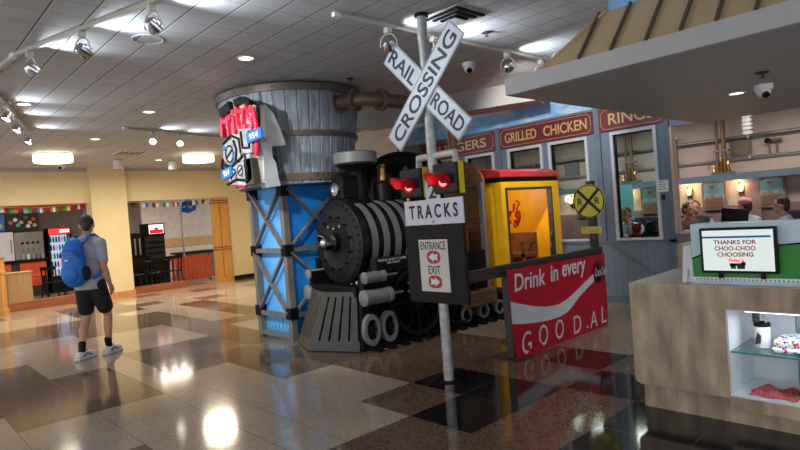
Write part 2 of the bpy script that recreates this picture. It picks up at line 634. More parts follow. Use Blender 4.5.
# facade (y = 8.12), windows at the measured places
FY = 8.12
WIN = [(-7.66, -7.06), (-6.76, -6.2), (-5.82, -5.22), (-5.02, -4.42), (-3.97, -3.385)]
WZ0, WZ1 = 0.96, 2.48
m = grid_material('facade_board', (108, 125, 142), (86, 101, 117), 0.1, 0.02, 0.035, 50.0, 25.3, 0.0001, 0.55, 0.5)
b = B()
edges = [-9.2]
for w in WIN:
    edges += [w[0], w[1]]
edges.append(-3.17)
for k in range(0, len(edges), 2):
    b.box((edges[k], FY, WZ0), (edges[k + 1], FY + 0.1, WZ1))
b.box((-9.2, FY, 0), (-3.17, FY + 0.1, WZ0))
b.box((-9.2, FY, WZ1), (-3.17, FY + 0.1, 2.92))
b.box((-3.17, FY, 0), (3.2, FY + 0.1, 1.0))
b.box((-3.17, FY, 2.47), (3.2, FY + 0.1, CZ))
struct(b, 'wall_facade', M['facade'])
b = B()
b.box((-9.2, FY - 0.012, 0.06), (-3.17, FY, 0.90))
struct(b, 'wall_facade_wainscot', m)
b = B()
b.box((-9.2, FY - 0.03, 0.885), (-3.17, FY, 0.925))
b.box((-9.2, FY - 0.03, 0.0), (-3.17, FY, 0.10))
b.bar((-4.16, FY - 0.022, 0.9), (-3.2, FY - 0.022, 0.25), 0.03, 0.02, up=(0, 1, 0))
for x in (-6.05, -4.21):
    b.box((x - 0.045, FY - 0.03, 0.925), (x + 0.045, FY, 2.92))
b.box((-3.25, FY - 0.03, 0), (-3.17, FY + 0.1, 2.92))
struct(b, 'trim_6', M['facade_trim'])
struct(B().box((-3.17, FY - 0.02, 1.0), (-3.135, FY + 0.12, 2.47)), 'trim_7', M['pinkwall'])
for n, (x0, x1) in enumerate(WIN):
    root = bpy.data.objects.new('window_%d' % (n + 1), None)
    root.location = (x0, FY, WZ0)
    root['kind'] = 'structure'
    COL.objects.link(root)
    f = B()
    t = 0.045
    for lo, hi in (((x0 - t, WZ0 - t), (x1 + t, WZ0)), ((x0 - t, WZ1), (x1 + t, WZ1 + t)), ((x0 - t, WZ0), (x0, WZ1)), ((x1, WZ0), (x1 + t, WZ1))):
        f.box((lo[0], FY - 0.03, lo[1]), (hi[0], FY + 0.1, hi[1]))
    f.out('window_frame', M['frame_white'], root)
    f = B()
    for lo, hi in (((x0, WZ0), (x0 + 0.02, WZ1)), ((x0, WZ1 - 0.02), (x1, WZ1)),):
        f.box((lo[0], FY + 0.02, lo[1]), (hi[0], FY + 0.05, hi[1]))
    f.out('window_gasket', M['black'], root)
    B().box((x0, FY + 0.055, WZ0), (x1, FY + 0.06, WZ1)).out('glass_pane', M['glass'], root)
# painted sky above the signs
sky = mat('sky_mural', (140, 198, 244), 0.7, var=(112, 178, 236))
nt = sky.node_tree
tc = nt.nodes.new('ShaderNodeTexCoord')
mp = nt.nodes.new('ShaderNodeMapping')
mp.inputs['Scale'].default_value = (1.0, 1.0, 3.0)
nz = nt.nodes.new('ShaderNodeTexNoise')
nz.inputs['Scale'].default_value = 1.6
nz.inputs['Detail'].default_value = 6
rp = nt.nodes.new('ShaderNodeValToRGB')
rp.color_ramp.elements[0].position = 0.5
rp.color_ramp.elements[0].color = (0, 0, 0, 1)
rp.color_ramp.elements[1].position = 0.68
rp.color_ramp.elements[1].color = (1, 1, 1, 1)
mx = nt.nodes.new('ShaderNodeMixRGB')
mx.inputs[2].default_value = lin((226, 222, 224))
pr = nt.nodes['Principled BSDF']
src = pr.inputs['Base Color'].links[0].from_socket
nt.links.new(tc.outputs['Object'], mp.inputs[0])
nt.links.new(mp.outputs[0], nz.inputs['Vector'])
nt.links.new(nz.outputs['Fac'], rp.inputs[0])
nt.links.new(rp.outputs[0], mx.inputs[0])
nt.links.new(src, mx.inputs[1])
nt.links.new(mx.outputs[0], pr.inputs['Base Color'])
struct(B().box((-9.2, FY + 0.01, 2.92), (-3.17, FY + 0.1, CZ)), 'wall_sky', sky)
# dropped white soffit in front of the facade
d = Vector((-4.8, 7.1, 0)) - Vector((-7.4, 6.1, 0))
b = B()
o = Vector((-7.4, 6.1, 0))
e = Vector((-4.6, 7.18, 0))
n_ = Vector((-d.y, d.x, 0)).normalized() * 0.5
for z0, z1, bb_, nm, mm in ((3.05, CZ, b, 'ceiling_soffit', 'white'),):
    bb_.add([o + Vector((0, 0, z0)), e + Vector((0, 0, z0)), e + n_ + Vector((0, 0, z0)), o + n_ + Vector((0, 0, z0)),
             o + Vector((0, 0, z1)), e + Vector((0, 0, z1)), e + n_ + Vector((0, 0, z1)), o + n_ + Vector((0, 0, z1))],
            [(3, 2, 1, 0), (4, 5, 6, 7), (0, 1, 5, 4), (1, 2, 6, 5), (2, 3, 7, 6), (3, 0, 4, 7)])
struct(b, 'ceiling_soffit', M['canopy_white'])
struct(B().box((-9.4, 7.3, 2.6), (-7.75, 7.5, 3.25)), 'wall_soffit_plank', M['soffit_plank'])

# restaurant behind the facade
struct(B().box((-9.4, 8.3, -0.02), (3.2, 12.2, 0.0)), 'floor_restaurant', FL[3])
struct(B().box((-9.4, 8.22, 3.0), (3.2, 12.2, 3.1)), 'ceiling_restaurant', M['canopy_white'])
struct(B().box((-9.4, 12.0, 0), (3.2, 12.2, 3.0)), 'wall_restaurant', M['pinkwall'])
struct(B().box((-9.5, 8.22, 0), (-9.4, 12.2, 3.0)), 'wall_restaurant_left', M['pinkwall'])
struct(B().box((3.2, 8.0, 0), (3.3, 12.2, 3.0)), 'wall_restaurant_right', M['pinkwall'])
struct(B().box((-9.4, 11.65, 1.72), (3.2, 12.0, 1.84)), 'trim_8', M['facade_trim'])
struct(B().box((-9.4, 11.96, 0), (3.2, 12.0, 1.25)), 'trim_9', M['mauve'])


# ------------------------------------------------------------------ kiosk canopy
t = thing('kiosk_canopy', 'tan metal roofed canopy with pale fascia hanging over the counter', 'canopy', (-2.78, 3.88, 2.45))
B().box((-2.76, 3.90, 2.45), (3.2, 8.1, 2.47)).out('soffit', M['canopy_white'], t)
f = B()
f.box((-2.78, 3.88, 2.452), (3.2, 3.92, 2.585))
f.box((-2.78, 3.92, 2.452), (-2.74, 8.1, 2.585))
f.out('fascia', M['canopy_white'], t)
f = B()
f.box((-2.76, 3.92, 2.56), (3.2, 8.1, 2.575))
f.add([(-2.44, 3.885, 2.58), (3.2, 3.885, 2.58), (3.2, 4.255, 2.98), (-2.07, 4.255, 2.98), (-2.07, 8.1, 2.98), (-2.44, 8.1, 2.58)],
      [(0, 1, 2, 3), (0, 3, 4, 5)])
f.box((-2.07, 4.255, 2.9), (3.2, 8.1, 2.98))
f.out('roof_panel', M['tan_metal'], t)
x = -2.30
SEAM = [-2.115, -1.868, -1.623, -1.4, -1.19, -0.975, -0.76, -0.54, -0.32, -0.1, 0.12]
for x in SEAM:
    B().bar((x, 3.875, 2.587), (x, 4.245, 2.987), 0.018, 0.022, up=(0, -1, 1)).out('seam', M['seam'], t)
B().bar((-2.44, 3.885, 2.587), (-2.07, 4.25, 2.987), 0.022, 0.022).out('hip_seam', M['tan_metal'], t)
for y in (4.4, 4.8, 5.2, 5.6):
    B().bar((-2.445, y, 2.587), (-2.075, y, 2.987), 0.018, 0.022, up=(-1, 0, 1)).out('seam', M['seam'], t)
f = B()
f.box((-2.05, 4.27, 2.98), (3.2, 4.31, CZ))
f.box((-2.05, 4.31, 2.98), (-2.01, 8.1, CZ))
f.out('blue_upper_wall', M['sky_blue'], t)

def downlight(x, y, z, power, label, col=WARM, glow='lamp_glow', r=0.075, group='recessed ceiling lights'):
    t = thing('downlight', label, 'ceiling light', (x, y, z), group)
    B().ring((x, y, z - 0.008), (0, 0, 1), r, r + 0.022 if power else r + 0.008, 0.009, 28).out('trim_ring', M['white'], t)
    B().cyl((x, y, z - 0.002), (x, y, z + 0.004), r, seg=28).out('diffuser', M[glow], t)
    if power:
        area_lamp('lamp', (x, y, z - 0.012), power, col, 2 * r, t, spread=math.radians(150))
    return t
downlight(-8.63, 1.60, CZ, HALL_W, 'round warm recessed ceiling light left of the first track rail')
downlight(-5.38, 2.02, CZ, 0.0, 'switched off white round recessed fitting beside the third spotlight of the front rail', glow='ceiling', r=0.13)
downlight(-5.52, 3.09, CZ, 2.5, 'round warm recessed ceiling light just in front of the wooden water tank')
downlight(-11.28, 3.15, CZ, HALL_W, 'round recessed ceiling light nearest the pair of drum lamps')
downlight(-8.6, 3.16, CZ, HALL_W, 'round recessed ceiling light between the front rail and the far spotlight rail')
downlight(-14.2, 5.35, CZ, HALL_W, 'small far recessed ceiling light between the two white cylinder speakers')
downlight(-1.73, 6.06, 2.45, 7.0, 'small cool round downlight in the canopy underside beside the dome camera', COOL, 'lamp_cool', 0.06)

def drum(x, y, label):
    t = thing('drum_lamp', label, 'drum lamp', (x, y, CZ), 'drum ceiling lamps')
    B().cyl((x, y, 3.30), (x, y, CZ), 0.30, seg=40).out('ceiling_plate', M['white'], t, smooth=True)
    B().lathe([(0.345, 0), (0.355, 0.015), (0.355, 0.15), (0.33, 0.155)], (x, y, 3.16), seg=48).out('shade', M['drum_glow'], t, smooth=True)
    B().ring((x, y, 3.305), (0, 0, 1), 0.35, 0.365, 0.015, 48).out('rim', M['silver'], t)
    area_lamp('lamp', (x, y, 3.15), 95, (1.0, 0.86, 0.68), 0.66, t)
drum(-13.24, 2.88, 'glowing white drum lamp on ceiling, left of the cream column')
drum(-13.02, 5.83, 'glowing white drum lamp on ceiling, nearer the water tower')

def rail(p, q, label):
    t = thing('track_rail', label, 'track rail', (p[0], p[1], CZ), 'spotlight track rails')
    d = Vector((q[0] - p[0], q[1] - p[1], 0)).normalized()
    B().bar((p[0], p[1], CZ - 0.02), (q[0], q[1], CZ - 0.02), 0.036, 0.036).out('channel', M['track_white'], t)
    for s in (p, q):
        c = Vector((s[0], s[1], CZ - 0.02))
        B().bar(c - d * 0.035, c + d * 0.035, 0.044, 0.038).out('end_cap', M['white'], t)
rail((-6.35, 1.13), (-4.2, 1.80), 'white track rail at upper left carrying three wire caged spotlights')
rail((-7.35, 1.05), (-6.41, 1.13), 'short white track rail piece running off the left edge')
rail((-8.0, 1.22), (-10.5, 1.98), 'dim track rail over the three left edge spotlights')
rail((-9.94, 3.24), (-10.55, 5.6), 'far track rail with three bright spotlights left of the water tower')
rail((-3.95, 3.12), (-3.86, 6.35), 'track rail crossing above the railroad crossing sign')

def spot(x, y, aim, label, lit=None, watts=None, beam=0, target=None):
    z = CZ - 0.04
    t = thing('track_spotlight', label, 'spotlight', (x, y, z), 'track spotlights')
    B().box((x - 0.03, y - 0.03, z - 0.05), (x + 0.03, y + 0.03, z)).out('adapter', M['track_white'], t, bevel=0.006)
    c = Vector((x, y, z - 0.15))
    if target:
        aim = Vector(target) - c
    a = Vector(aim).normalized()
    sx, sy, sd = frame_of(a)
    k = B()
    pts = []
    for i in range(13):
        an = PI * i / 12
        pts.append(c + Vector((0, 0, 0.095 * math.sin(an))) + sx * 0.08 * math.cos(an))
    k.tube([c + sx * 0.08 + Vector((0, 0, -0.03))] + pts + [c - sx * 0.08 + Vector((0, 0, -0.03))], 0.007, 8)
    k.out('yoke', M['track_white'], t, smooth=True)
    B().lathe([(0.02, -0.05), (0.04, -0.04), (0.058, 0.0), (0.064, 0.05), (0.058, 0.05), (0.03, 0.0), (0.01, -0.01)], c, a, 20).out('reflector', M['chrome'], t, smooth=True)
    B().cyl(c + a * 0.022, c + a * 0.034, 0.045, seg=20).out('lens', M[lit or 'silver'], t)
    B().tube([c + Vector((0, 0, 0.095)), Vector((x, y, z - 0.045))], 0.012, 8).out('stem', M['track_white'], t)
    w = SPOT_W if watts is None else watts
    if beam:
        l = bpy.data.lights.new('beam', 'SPOT')
        l.energy, l.color, l.spot_size, l.spot_blend, l.shadow_soft_size = beam, (1, 0.97, 0.92), math.radians(62), 0.7, 0.05
        o = bpy.data.objects.new('beam', l)
        COL.objects.link(o)
        o.parent = t
        o.location = c + a * 0.06 - Vector((x, y, z))
        o.rotation_euler = a.to_track_quat('-Z', 'Y').to_euler()
    if w:
        l = bpy.data.lights.new('spill', 'SPOT')
        l.energy, l.color, l.spot_size, l.spot_blend, l.shadow_soft_size = w * 5, COOL, math.radians(110), 1.0, 0.04
        o = bpy.data.objects.new('spill', l)
        COL.objects.link(o)
        o.parent = t
        q = Vector((0.68, 0.73, 0.25)).normalized()
        o.location = c + q * 0.085 - Vector((x, y, z))
        o.rotation_euler = q.to_track_quat('-Z', 'Y').to_euler()
    return t
DN = (0.25, -0.35, -1)
spot(-6.10, 1.21, (0.6, 0.2, -0.8), 'wire caged white spotlight at the corner end of the upper left rail', watts=6, beam=160, target=(-7.0, 4.0, 1.0))
spot(-5.33, 1.45, (0.9, 0.3, -0.3), 'wire caged spotlight with a warm glint, middle of the upper left rail', 'lamp_glow', 7, beam=170, target=(-6.9, 4.0, 2.0))
spot(-4.45, 1.72, (0.4, 0.6, -0.8), 'spotlight cut by the top edge on the upper left rail', watts=8, beam=160, target=(-5.6, 4.3, 1.1))
spot(-8.55, 1.39, DN, 'bright spotlight at the left picture edge, highest of three', 'lamp_cool')
spot(-9.40, 1.64, DN, 'spotlight at the left edge, middle one of three', 'lamp_glow')
spot(-10.45, 1.96, DN, 'spotlight at the left edge, lowest of three', 'lamp_cool')
spot(-10.06, 3.72, (0.8, -0.35, -0.5), 'glaring bluish white spotlight on the far rail, first of three', 'lamp_cool', 4)
spot(-10.20, 4.25, (0.8, -0.35, -0.5), 'glaring warm spotlight in the middle of the far rail', 'lamp_glow', 4)
spot(-10.50, 5.40, (0.8, -0.35, -0.5), 'glaring spotlight close to the tower logo on the far rail', 'lamp_glow', 4)
spot(-3.93, 3.70, (-0.4, 0.6, -0.6), 'chrome ball spotlight left of the crossing pole top', None, 6)
spot(-3.91, 4.30, (0.3, 0.3, -0.8), 'spotlight partly hidden behind the crossing pole top', None, 8)
spot(-3.885, 5.50, (0.2, 0.3, -0.8), 'spotlight right of the crossing sign, near the dome camera', None, 8, beam=150, target=(-5.0, 8.1, 2.6))
spot(-3.87, 6.17, (0.2, 0.3, -0.8), 'spotlight half hidden by the canopy corner', None, 8, beam=120, target=(-5.0, 7.2, 1.2))
# unlit-looking fixtures
for x, y, lb in ((-14.28, 4.42, 'white cylinder speaker under the ceiling above the cream column'), (-14.38, 5.75, 'white cylinder speaker under the ceiling left of the second drum lamp')):
    t = thing('ceiling_speaker', lb, 'speaker', (x, y, CZ), 'cylinder speakers')
    B().lathe([(0.085, 0), (0.1, 0.012), (0.1, 0.2), (0.09, 0.21)], (x, y, 3.13), seg=28).out('body', M['white'], t, smooth=True)
    B().cyl((x, y, 3.122), (x, y, 3.131), 0.08, seg=24).out('grille', M['grey_paint'], t)
def dome(x, y, z, r, label, aim=(0, -1)):
    t = thing('dome_camera', label, 'security camera', (x, y, z), 'dome cameras')
    B().lathe([(r * 0.95, 0), (r, 0.012), (r, r * 0.55), (r * 1.05, r * 0.6)], (x, y, z - r * 0.6), seg=28).out('base', M['white'], t, smooth=True)
    B().sph((x, y, z - r * 0.75), (r * 0.8, r * 0.8, r * 0.75), 20, 12).out('ball', M['white'], t, smooth=True)
    a = Vector((aim[0], aim[1], -0.7)).normalized()
    c = Vector((x, y, z - r * 0.75))
    B().cyl(c + a * r * 0.6, c + a * r * 0.86, r * 0.4, seg=18).out('lens', M['black_gloss'], t)
dome(-4.49, 5.55, CZ, 0.085, 'white ball security camera on the ceiling right of the crossing sign', (0.6, -0.7))
dome(-1.466, 5.885, 2.45, 0.075, 'white ball security camera under the canopy', (0.5, -0.7))
dome(-15.0, 3.42, CZ, 0.09, 'small white ceiling dome just beneath the left drum lamp', (0.6, -0.7))
for x, y, z, lb in ((-3.60, 4.77, CZ, 'dark sprinkler head on the ceiling behind the crossing pole'), (-5.72, 4.66, CZ, 'dark sprinkler head above the water tower rim'), (-1.30, 5.22, 2.45, 'dark sprinkler head on the canopy underside')):
    t = thing('sprinkler', lb, 'sprinkler', (x, y, z), 'ceiling sprinklers')
    B().lathe([(0.045, 0), (0.05, 0.006), (0.03, 0.012)], (x, y, z - 0.012), seg=20).out('escutcheon', M['dark_grey'], t)
    B().lathe([(0.022, 0), (0.022, 0.004), (0.008, 0.008), (0.01, 0.035)], (x, y, z - 0.045), seg=16).out('deflector', M['dark_grey'], t)
t = thing('air_vent', 'square louvred air vent with gap shade painted black in the ceiling behind the sign pole', 'air vent', (-3.46, 4.12, CZ))
B().box((-3.68, 3.90, CZ - 0.006), (-3.24, 4.34, CZ - 0.001)).out('plate', M['ceiling'], t)
for k in range(3):
    f = B()
    z0, z1 = CZ - 0.02, CZ - 0.005
    x1, y1, w = -3.26 - 0.075 * k, 3.92 + 0.075 * k, 0.036
    f.box((-3.66 + 0.03 * k, y1, z0), (x1, y1 + w, z1))
    f.box((x1 - w, y1 + w, z0), (x1, 4.32 - 0.03 * k, z1))
    f.out('gap_shade', M['black'], t)  # black strips draw the shade between the blades, on two sides
t = thing('air_vent', 'flat pale slotted air vent in the ceiling between the drum lamps', 'air vent', (-13.0, 4.3, CZ))
B().box((-13.3, 4.0, CZ - 0.012), (-12.7, 4.6, CZ - 0.001)).out('plate', M['white'], t)
for k in range(5):
    B().box((-13.26, 4.06 + 0.11 * k, CZ - 0.02), (-12.74, 4.10 + 0.11 * k, CZ - 0.011)).out('slot', M['dark_grey'], t)

# ------------------------------------------------------------------ facade signs
def menu_sign(x0, x1, body, label, tw, tx):
    t = thing('menu_sign', label, 'sign', ((x0 + x1) / 2, FY - 0.01, 2.54), 'maroon facade signs')
    B().box((x0, FY - 0.035, 2.545), (x1, FY - 0.001, 2.885)).out('board', M['maroon'], t)
    f = B()
    c = 0.05
    a, b2, z0, z1 = x0 + 0.035, x1 - 0.035, 2.575, 2.855
    P = [(a + c, z0), (b2 - c, z0), (b2, z0 + c), (b2, z1 - c), (b2 - c, z1), (a + c, z1), (a, z1 - c), (a, z0 + c)]
    for k in range(8):
        p, q = P[k], P[(k + 1) % 8]
        f.bar((p[0], FY - 0.037, p[1]), (q[0], FY - 0.037, q[1]), 0.006, 0.006, up=(0, 1, 0))
    f.out('border_line', M['gold'], t)
    text('lettering', body, tw, 0.165, (tx, FY - 0.037, 2.715), FACE_NY, M['gold'], t, bold=0.012)
    return t
menu_sign(-7.95, -6.10, 'BURGERS', 'maroon sign ending in GERS, left of the grilled chicken sign', 1.30, -6.94)
t = menu_sign(-5.995, -4.26, 'GRILLED', 'maroon sign with gold GRILLED CHICKEN lettering on the facade', 0.63, -5.565)
text('lettering', 'CHICKEN', 0.76, 0.165, (-4.735, FY - 0.037, 2.715), FACE_NY, M['gold'], t, bold=0.012)
menu_sign(-4.165, -3.2, 'RINGS', 'maroon sign reading RINGS, partly hidden by the canopy', 0.66, -3.68)
t = thing('notice_plate', 'small white notice on the grey facade corner, above the black wall switch', 'notice', (-3.29, FY, 1.59))
B().box((-3.365, FY - 0.042, 1.59), (-3.215, FY - 0.031, 1.75)).out('plate', M['white'], t)
f = B()
for k in range(4):
    f.box((-3.345, FY - 0.044, 1.62 + 0.034 * k), (-3.235 - 0.02 * (k % 2), FY - 0.0415, 1.632 + 0.034 * k))
f.out('faint_lines', M['grey_paint'], t)
t = thing('wall_switch', 'black wall switch in a pale plate below the white notice', 'switch', (-3.285, FY, 1.46))
B().box((-3.33, FY - 0.042, 1.45), (-3.24, FY - 0.031, 1.575)).out('plate', M['grey_paint'], t)
B().box((-3.31, FY - 0.05, 1.475), (-3.26, FY - 0.041, 1.55)).out('rocker', M['black'], t)

# ------------------------------------------------------------------ water tower
TX0, TX1, TY0, TY1, TZ = -7.36, -6.55, 4.04, 4.95, 2.05
t = thing('water_tower', 'grey wooden barrel water tower on a braced frame with blue panels', 'water tower', (-6.95, 4.48, 0))
B().box((TX0 + 0.03, TY0 + 0.05, 0.02), (TX1 - 0.03, TY0 + 0.07, TZ)).out('lit_side_panel', M['blue_lit_side'], t)  # brightness of the lit face is put into its blue
B().box((TX1 - 0.07, TY0 + 0.08, 0.02), (TX1 - 0.05, TY1 - 0.05, TZ)).out('shade_side_panel', M['blue_shade_side'], t)  # shade of this face is put into its blue
f = B()
for k in range(16):
    x = TX0 + 0.09 + k * 0.043
    hh = 0.12 + 0.13 * random.random()
    ln = random.uniform(-0.04, 0.04)
    f.add([(x, TY0 + 0.048, 0.06), (x + 0.016, TY0 + 0.048, 0.06), (x + ln, TY0 + 0.048, 0.06 + hh), (x, TY0 + 0.051, 0.06), (x + 0.016, TY0 + 0.051, 0.06), (x + ln, TY0 + 0.051, 0.06 + hh)],
          [(0, 1, 2), (3, 5, 4), (0, 2, 5, 3), (1, 4, 5, 2)])
f.out('painted_grass', M['grass_paint'], t)
LW = 0.085
corners = [(TX0, TY0), (TX1, TY0), (TX1, TY1), (TX0, TY1)]
for cx, cy in corners:
    B().box((cx - LW / 2, cy - LW / 2, 0), (cx + LW / 2, cy + LW / 2, TZ)).out('leg', M['frame_wood'], t)
levels = [0.05, 0.33, 1.2, TZ - 0.05]
def face(p, q, nrm):
    n = Vector((nrm[0], nrm[1], 0)) * 0.03
    P = lambda s, z: Vector((p[0] + (q[0] - p[0]) * s, p[1] + (q[1] - p[1]) * s, z)) + n
    for z in levels[:3]:
        B().bar(P(0, z), P(1, z), 0.035, 0.06).out('rail', M['frame_wood'], t)
    for z0, z1 in ((0.36, 1.17), (1.23, TZ - 0.03)):
        B().bar(P(0.02, z0), P(0.98, z1), 0.03, 0.055, up=(nrm[0], nrm[1], 0)).out('brace', M['frame_wood'], t)
        B().bar(P(0.02, z1) + n * 0.5, P(0.98, z0) + n * 0.5, 0.03, 0.055, up=(nrm[0], nrm[1], 0)).out('brace', M['frame_wood'], t)
face((TX0, TY0), (TX1, TY0), (0, -1))
face((TX1, TY0), (TX1, TY1), (1, 0))
face((TX0, TY0), (TX0, TY1), (-1, 0))
for cx, cy in corners[:2]:
    for z in (0.36, 1.2, TZ - 0.06):
        f = B()
        h = LW / 2 + 0.018
        f.box((cx - h, cy - h, z - 0.075), (cx + h, cy + h, z + 0.075))
        for a in (-0.03, 0.03):
            for c in (-0.045, 0, 0.045):
                f.cyl((cx + a, cy - h - 0.012, z + c), (cx + a, cy - h + 0.002, z + c), 0.009, seg=8)
                f.cyl((cx + h - 0.002, cy + a, z + c), (cx + h + 0.012, cy + a, z + c), 0.009, seg=8)
        f.out('bracket', M['black'], t)
BX, BY = -6.95, 4.52
B().cyl((BX, BY, TZ), (BX, BY, TZ + 0.03), 0.78, seg=48).out('platform', M['hoop'], t)
# staves: one mesh with grooves between boards
n = 40
vs, fs = [], []
prof = [(0.80, 2.06), (0.85, 2.4), (0.915, 2.8), (0.99, 3.30)]
ring = []
for k in range(n):
    for da, dr in ((0.03, -0.012), (0.10, 0.0), (0.90, 0.0), (0.97, -0.012)):
        ring.append((2 * PI * (k + da) / n, dr))
for r, z in prof:
    for a, dr in ring:
        vs.append((BX + (r + dr) * math.cos(a), BY + (r + dr) * math.sin(a), z))
m_ = len(ring)
for i in range(len(prof) - 1):
    for k in range(m_):
        fs.append((i * m_ + k, i * m_ + (k + 1) % m_, (i + 1) * m_ + (k + 1) % m_, (i + 1) * m_ + k))
fs.append(tuple(range(m_)))
fs.append(tuple((len(prof) - 1) * m_ + k for k in range(m_)))
B().add(vs, fs).out('barrel', M['barrel_wood'], t)
for z, h, r in ((2.10, 0.09, 0.815), (2.66, 0.07, 0.90), (3.225, 0.085, 0.988)):
    f = B().lathe([(r, 0), (r + 0.02 + 0.0, 0), (r + 0.02 + h * 0.13, h), (r, h)], (BX, BY, z), seg=64)
    for k in range(24):
        a = 2 * PI * k / 24
        rr = r + 0.02 + h * 0.065
        f.sph((BX + rr * math.cos(a), BY + rr * math.sin(a), z + h / 2), 0.012, 6, 4)
    f.out('hoop', M['hoop'], t, smooth=True)
B().cyl((BX, BY, 3.30), (BX, BY, 3.312), 0.96, seg=48).out('lid', M['hoop'], t)

# pipe from the barrel
t = thing('water_pipe', 'bronze flanged pipe with an elbow leaving the water tower barrel', 'pipe', (-5.6, 4.79, 3.13))
a, e_ = Vector((-6.04, 4.68, 3.10)), Vector((-5.58, 4.79, 3.07))
pts = [a, a + (e_ - a) * 0.55]
for k in range(1, 9):
    s = k / 8
    p = (a + (e_ - a) * 0.55) * (1 - s) ** 2 + e_ * 2 * s * (1 - s) + Vector((-5.575, 5.02, 3.07)) * s * s
    pts.append(p)
B().tube(pts, 0.09, 18).out('elbow', M['bronze'], t, smooth=True)
B().tube([(-5.575, 5.0, 3.07), (-5.57, 5.6, 3.07), (-5.56, 6.30, 3.09)], 0.09, 18).out('run', M['bronze'], t, smooth=True)
B().tube([(-5.56, 6.25, 3.09), (-5.56, 6.34, 3.05), (-5.56, 6.36, 2.95), (-5.56, 6.36, 2.7), (-5.56, 6.36, 2.36)], [0.09, 0.09, 0.08, 0.075, 0.065], 18).out('downpipe', M['bronze'], t, smooth=True)
for p, dr in ((a + (e_ - a) * 0.04, e_ - a), (a + (e_ - a) * 0.62, e_ - a), (Vector((-5.575, 5.03, 3.07)), Vector((0, 1, 0))), (Vector((-5.56, 6.36, 2.9)), Vector((0, 0, 1)))):
    dr = dr.normalized()
    fl_ = B().cyl(p - dr * 0.018, p + dr * 0.018, 0.145, seg=28).out('flange', M['bronze'], t, smooth=True)
    f = B()
    x, y, q = frame_of(dr)
    for k in range(10):
        an = 2 * PI * k / 10
        c = p + (x * math.cos(an) + y * math.sin(an)) * 0.122
        f.cyl(c - dr * 0.03, c + dr * 0.03, 0.012, seg=6)
    f.out('bolts', M['bronze'], fl_)

# sculpted logo on the tower
LY = 3.44
t = thing('logo_sculpture', 'red and silver sculpted locomotive logo fixed to the water tower barrel', 'logo sign', (-6.45, 3.6, 2.05))
pts = [(-6.92, 3.1), (-6.62, 3.14), (-6.5, 3.1), (-6.3, 3.08), (-6.08, 2.98), (-6.05, 2.60), (-6.12, 2.5), (-6.12, 2.32), (-6.1, 2.06), (-6.5, 2.05), (-6.88, 2.12), (-6.9, 2.4), (-6.75, 2.5), (-6.72, 2.72), (-6.88, 2.85)]
B().prism([(x, z) for x, z in pts], (0, LY + 0.14, 0), (1, 0, 0), (0, 0, 1), 0.11).out('backing', M['track_white'], t)
side = [(3.50, 2.98), (3.62, 3.0), (3.72, 2.90), (3.80, 2.72), (3.86, 2.52), (3.66, 2.50), (3.66, 2.36), (3.70, 2.3), (3.72, 2.12), (3.74, 2.02), (3.56, 2.0), (3.52, 2.1), (3.54, 2.4), (3.50, 2.55)]
B().prism(side, (-6.22, 0, 0), (0, 1, 0), (0, 0, 1), 0.13).out('silver_plume', M['plume'], t)
for s_, (x, z, h, rz) in zip("Fritz's", ((-6.82, 2.90, 0.36, .12), (-6.68, 2.84, 0.27, .05), (-6.57, 2.87, 0.30, 0), (-6.46, 2.90, 0.34, 0), (-6.33, 2.86, 0.25, -.06), (-6.24, 2.99, 0.08, 0), (-6.16, 2.83, 0.26, -.1))):
    w = {'F': .17, 'r': .12, 'i': .065, 't': .11, 'z': .13, "'": .04, 's': .12}[s_]
    text('letter', s_, w, h, (x, LY + 0.01, z), (PI / 2, rz, 0), M['pink_red'], t, extrude=0.03, bold=0.005)
B().prism([(-6.93, 2.72), (-6.05, 2.64), (-6.02, 2.98), (-6.28, 3.1), (-6.45, 3.06), (-6.6, 3.13), (-6.9, 3.12)], (0, LY + 0.06, 0), (1, 0, 0), (0, 0, 1), 0.02).out('black_shadow', M['black'], t)
B().prism([(-6.9, 3.08), (-6.62, 3.13), (-6.6, 3.02), (-6.72, 2.99), (-6.88, 2.97)], (0, LY + 0.03, 0), (1, 0, 0), (0, 0, 1), 0.06).out('black_cap', M['black'], t)
B().prism([(-6.5, 3.12), (-6.3, 3.13), (-6.1, 3.04), (-6.12, 2.99), (-6.3, 3.05), (-6.48, 3.04)], (0, LY + 0.03, 0), (1, 0, 0), (0, 0, 1), 0.06).out('black_cap', M['black'], t)
ln = [('locomotive_cab', [(-6.36, 2.74), (-6.06, 2.70), (-6.08, 2.42), (-6.34, 2.44)], 'logo_white'), ('locomotive_boiler', [(-6.78, 2.60), (-6.52, 2.66), (-6.36, 2.60), (-6.38, 2.34), (-6.70, 2.34), (-6.82, 2.44)], 'logo_white'),
      ('locomotive_frame', [(-6.72, 2.34), (-6.14, 2.42), (-6.12, 2.12), (-6.30, 2.05), (-6.62, 2.09), (-6.76, 2.2)], 'logo_white'), ('front_plate', [(-6.30, 2.36), (-6.12, 2.36), (-6.08, 2.05), (-6.28, 2.05)], 'dark_grey')]
for nm, p, mm in ln:
    B().prism(p, (0, LY + 0.03, 0), (1, 0, 0), (0, 0, 1), 0.09).out(nm, M[mm], t)
for x, z, r in ((-6.62, 2.47, .125), (-6.56, 2.20, .09), (-6.38, 2.24, .075)):
    w = B().cyl((x, LY - 0.07, z), (x, LY + 0.05, z), r, seg=24).out('wheel', M['logo_white'], t, smooth=True)
    B().ring((x, LY - 0.075, z), (0, 1, 0), r * 0.72, r * 0.92, 0.01, 24).out('black_ring', M['black'], w)
    B().bar((x - r * 0.6, LY - 0.074, z - r * 0.3), (x + r * 0.6, LY - 0.074, z + r * 0.3), r * 0.22, 0.012, up=(0, 1, 0)).out('black_spoke', M['black'], w)
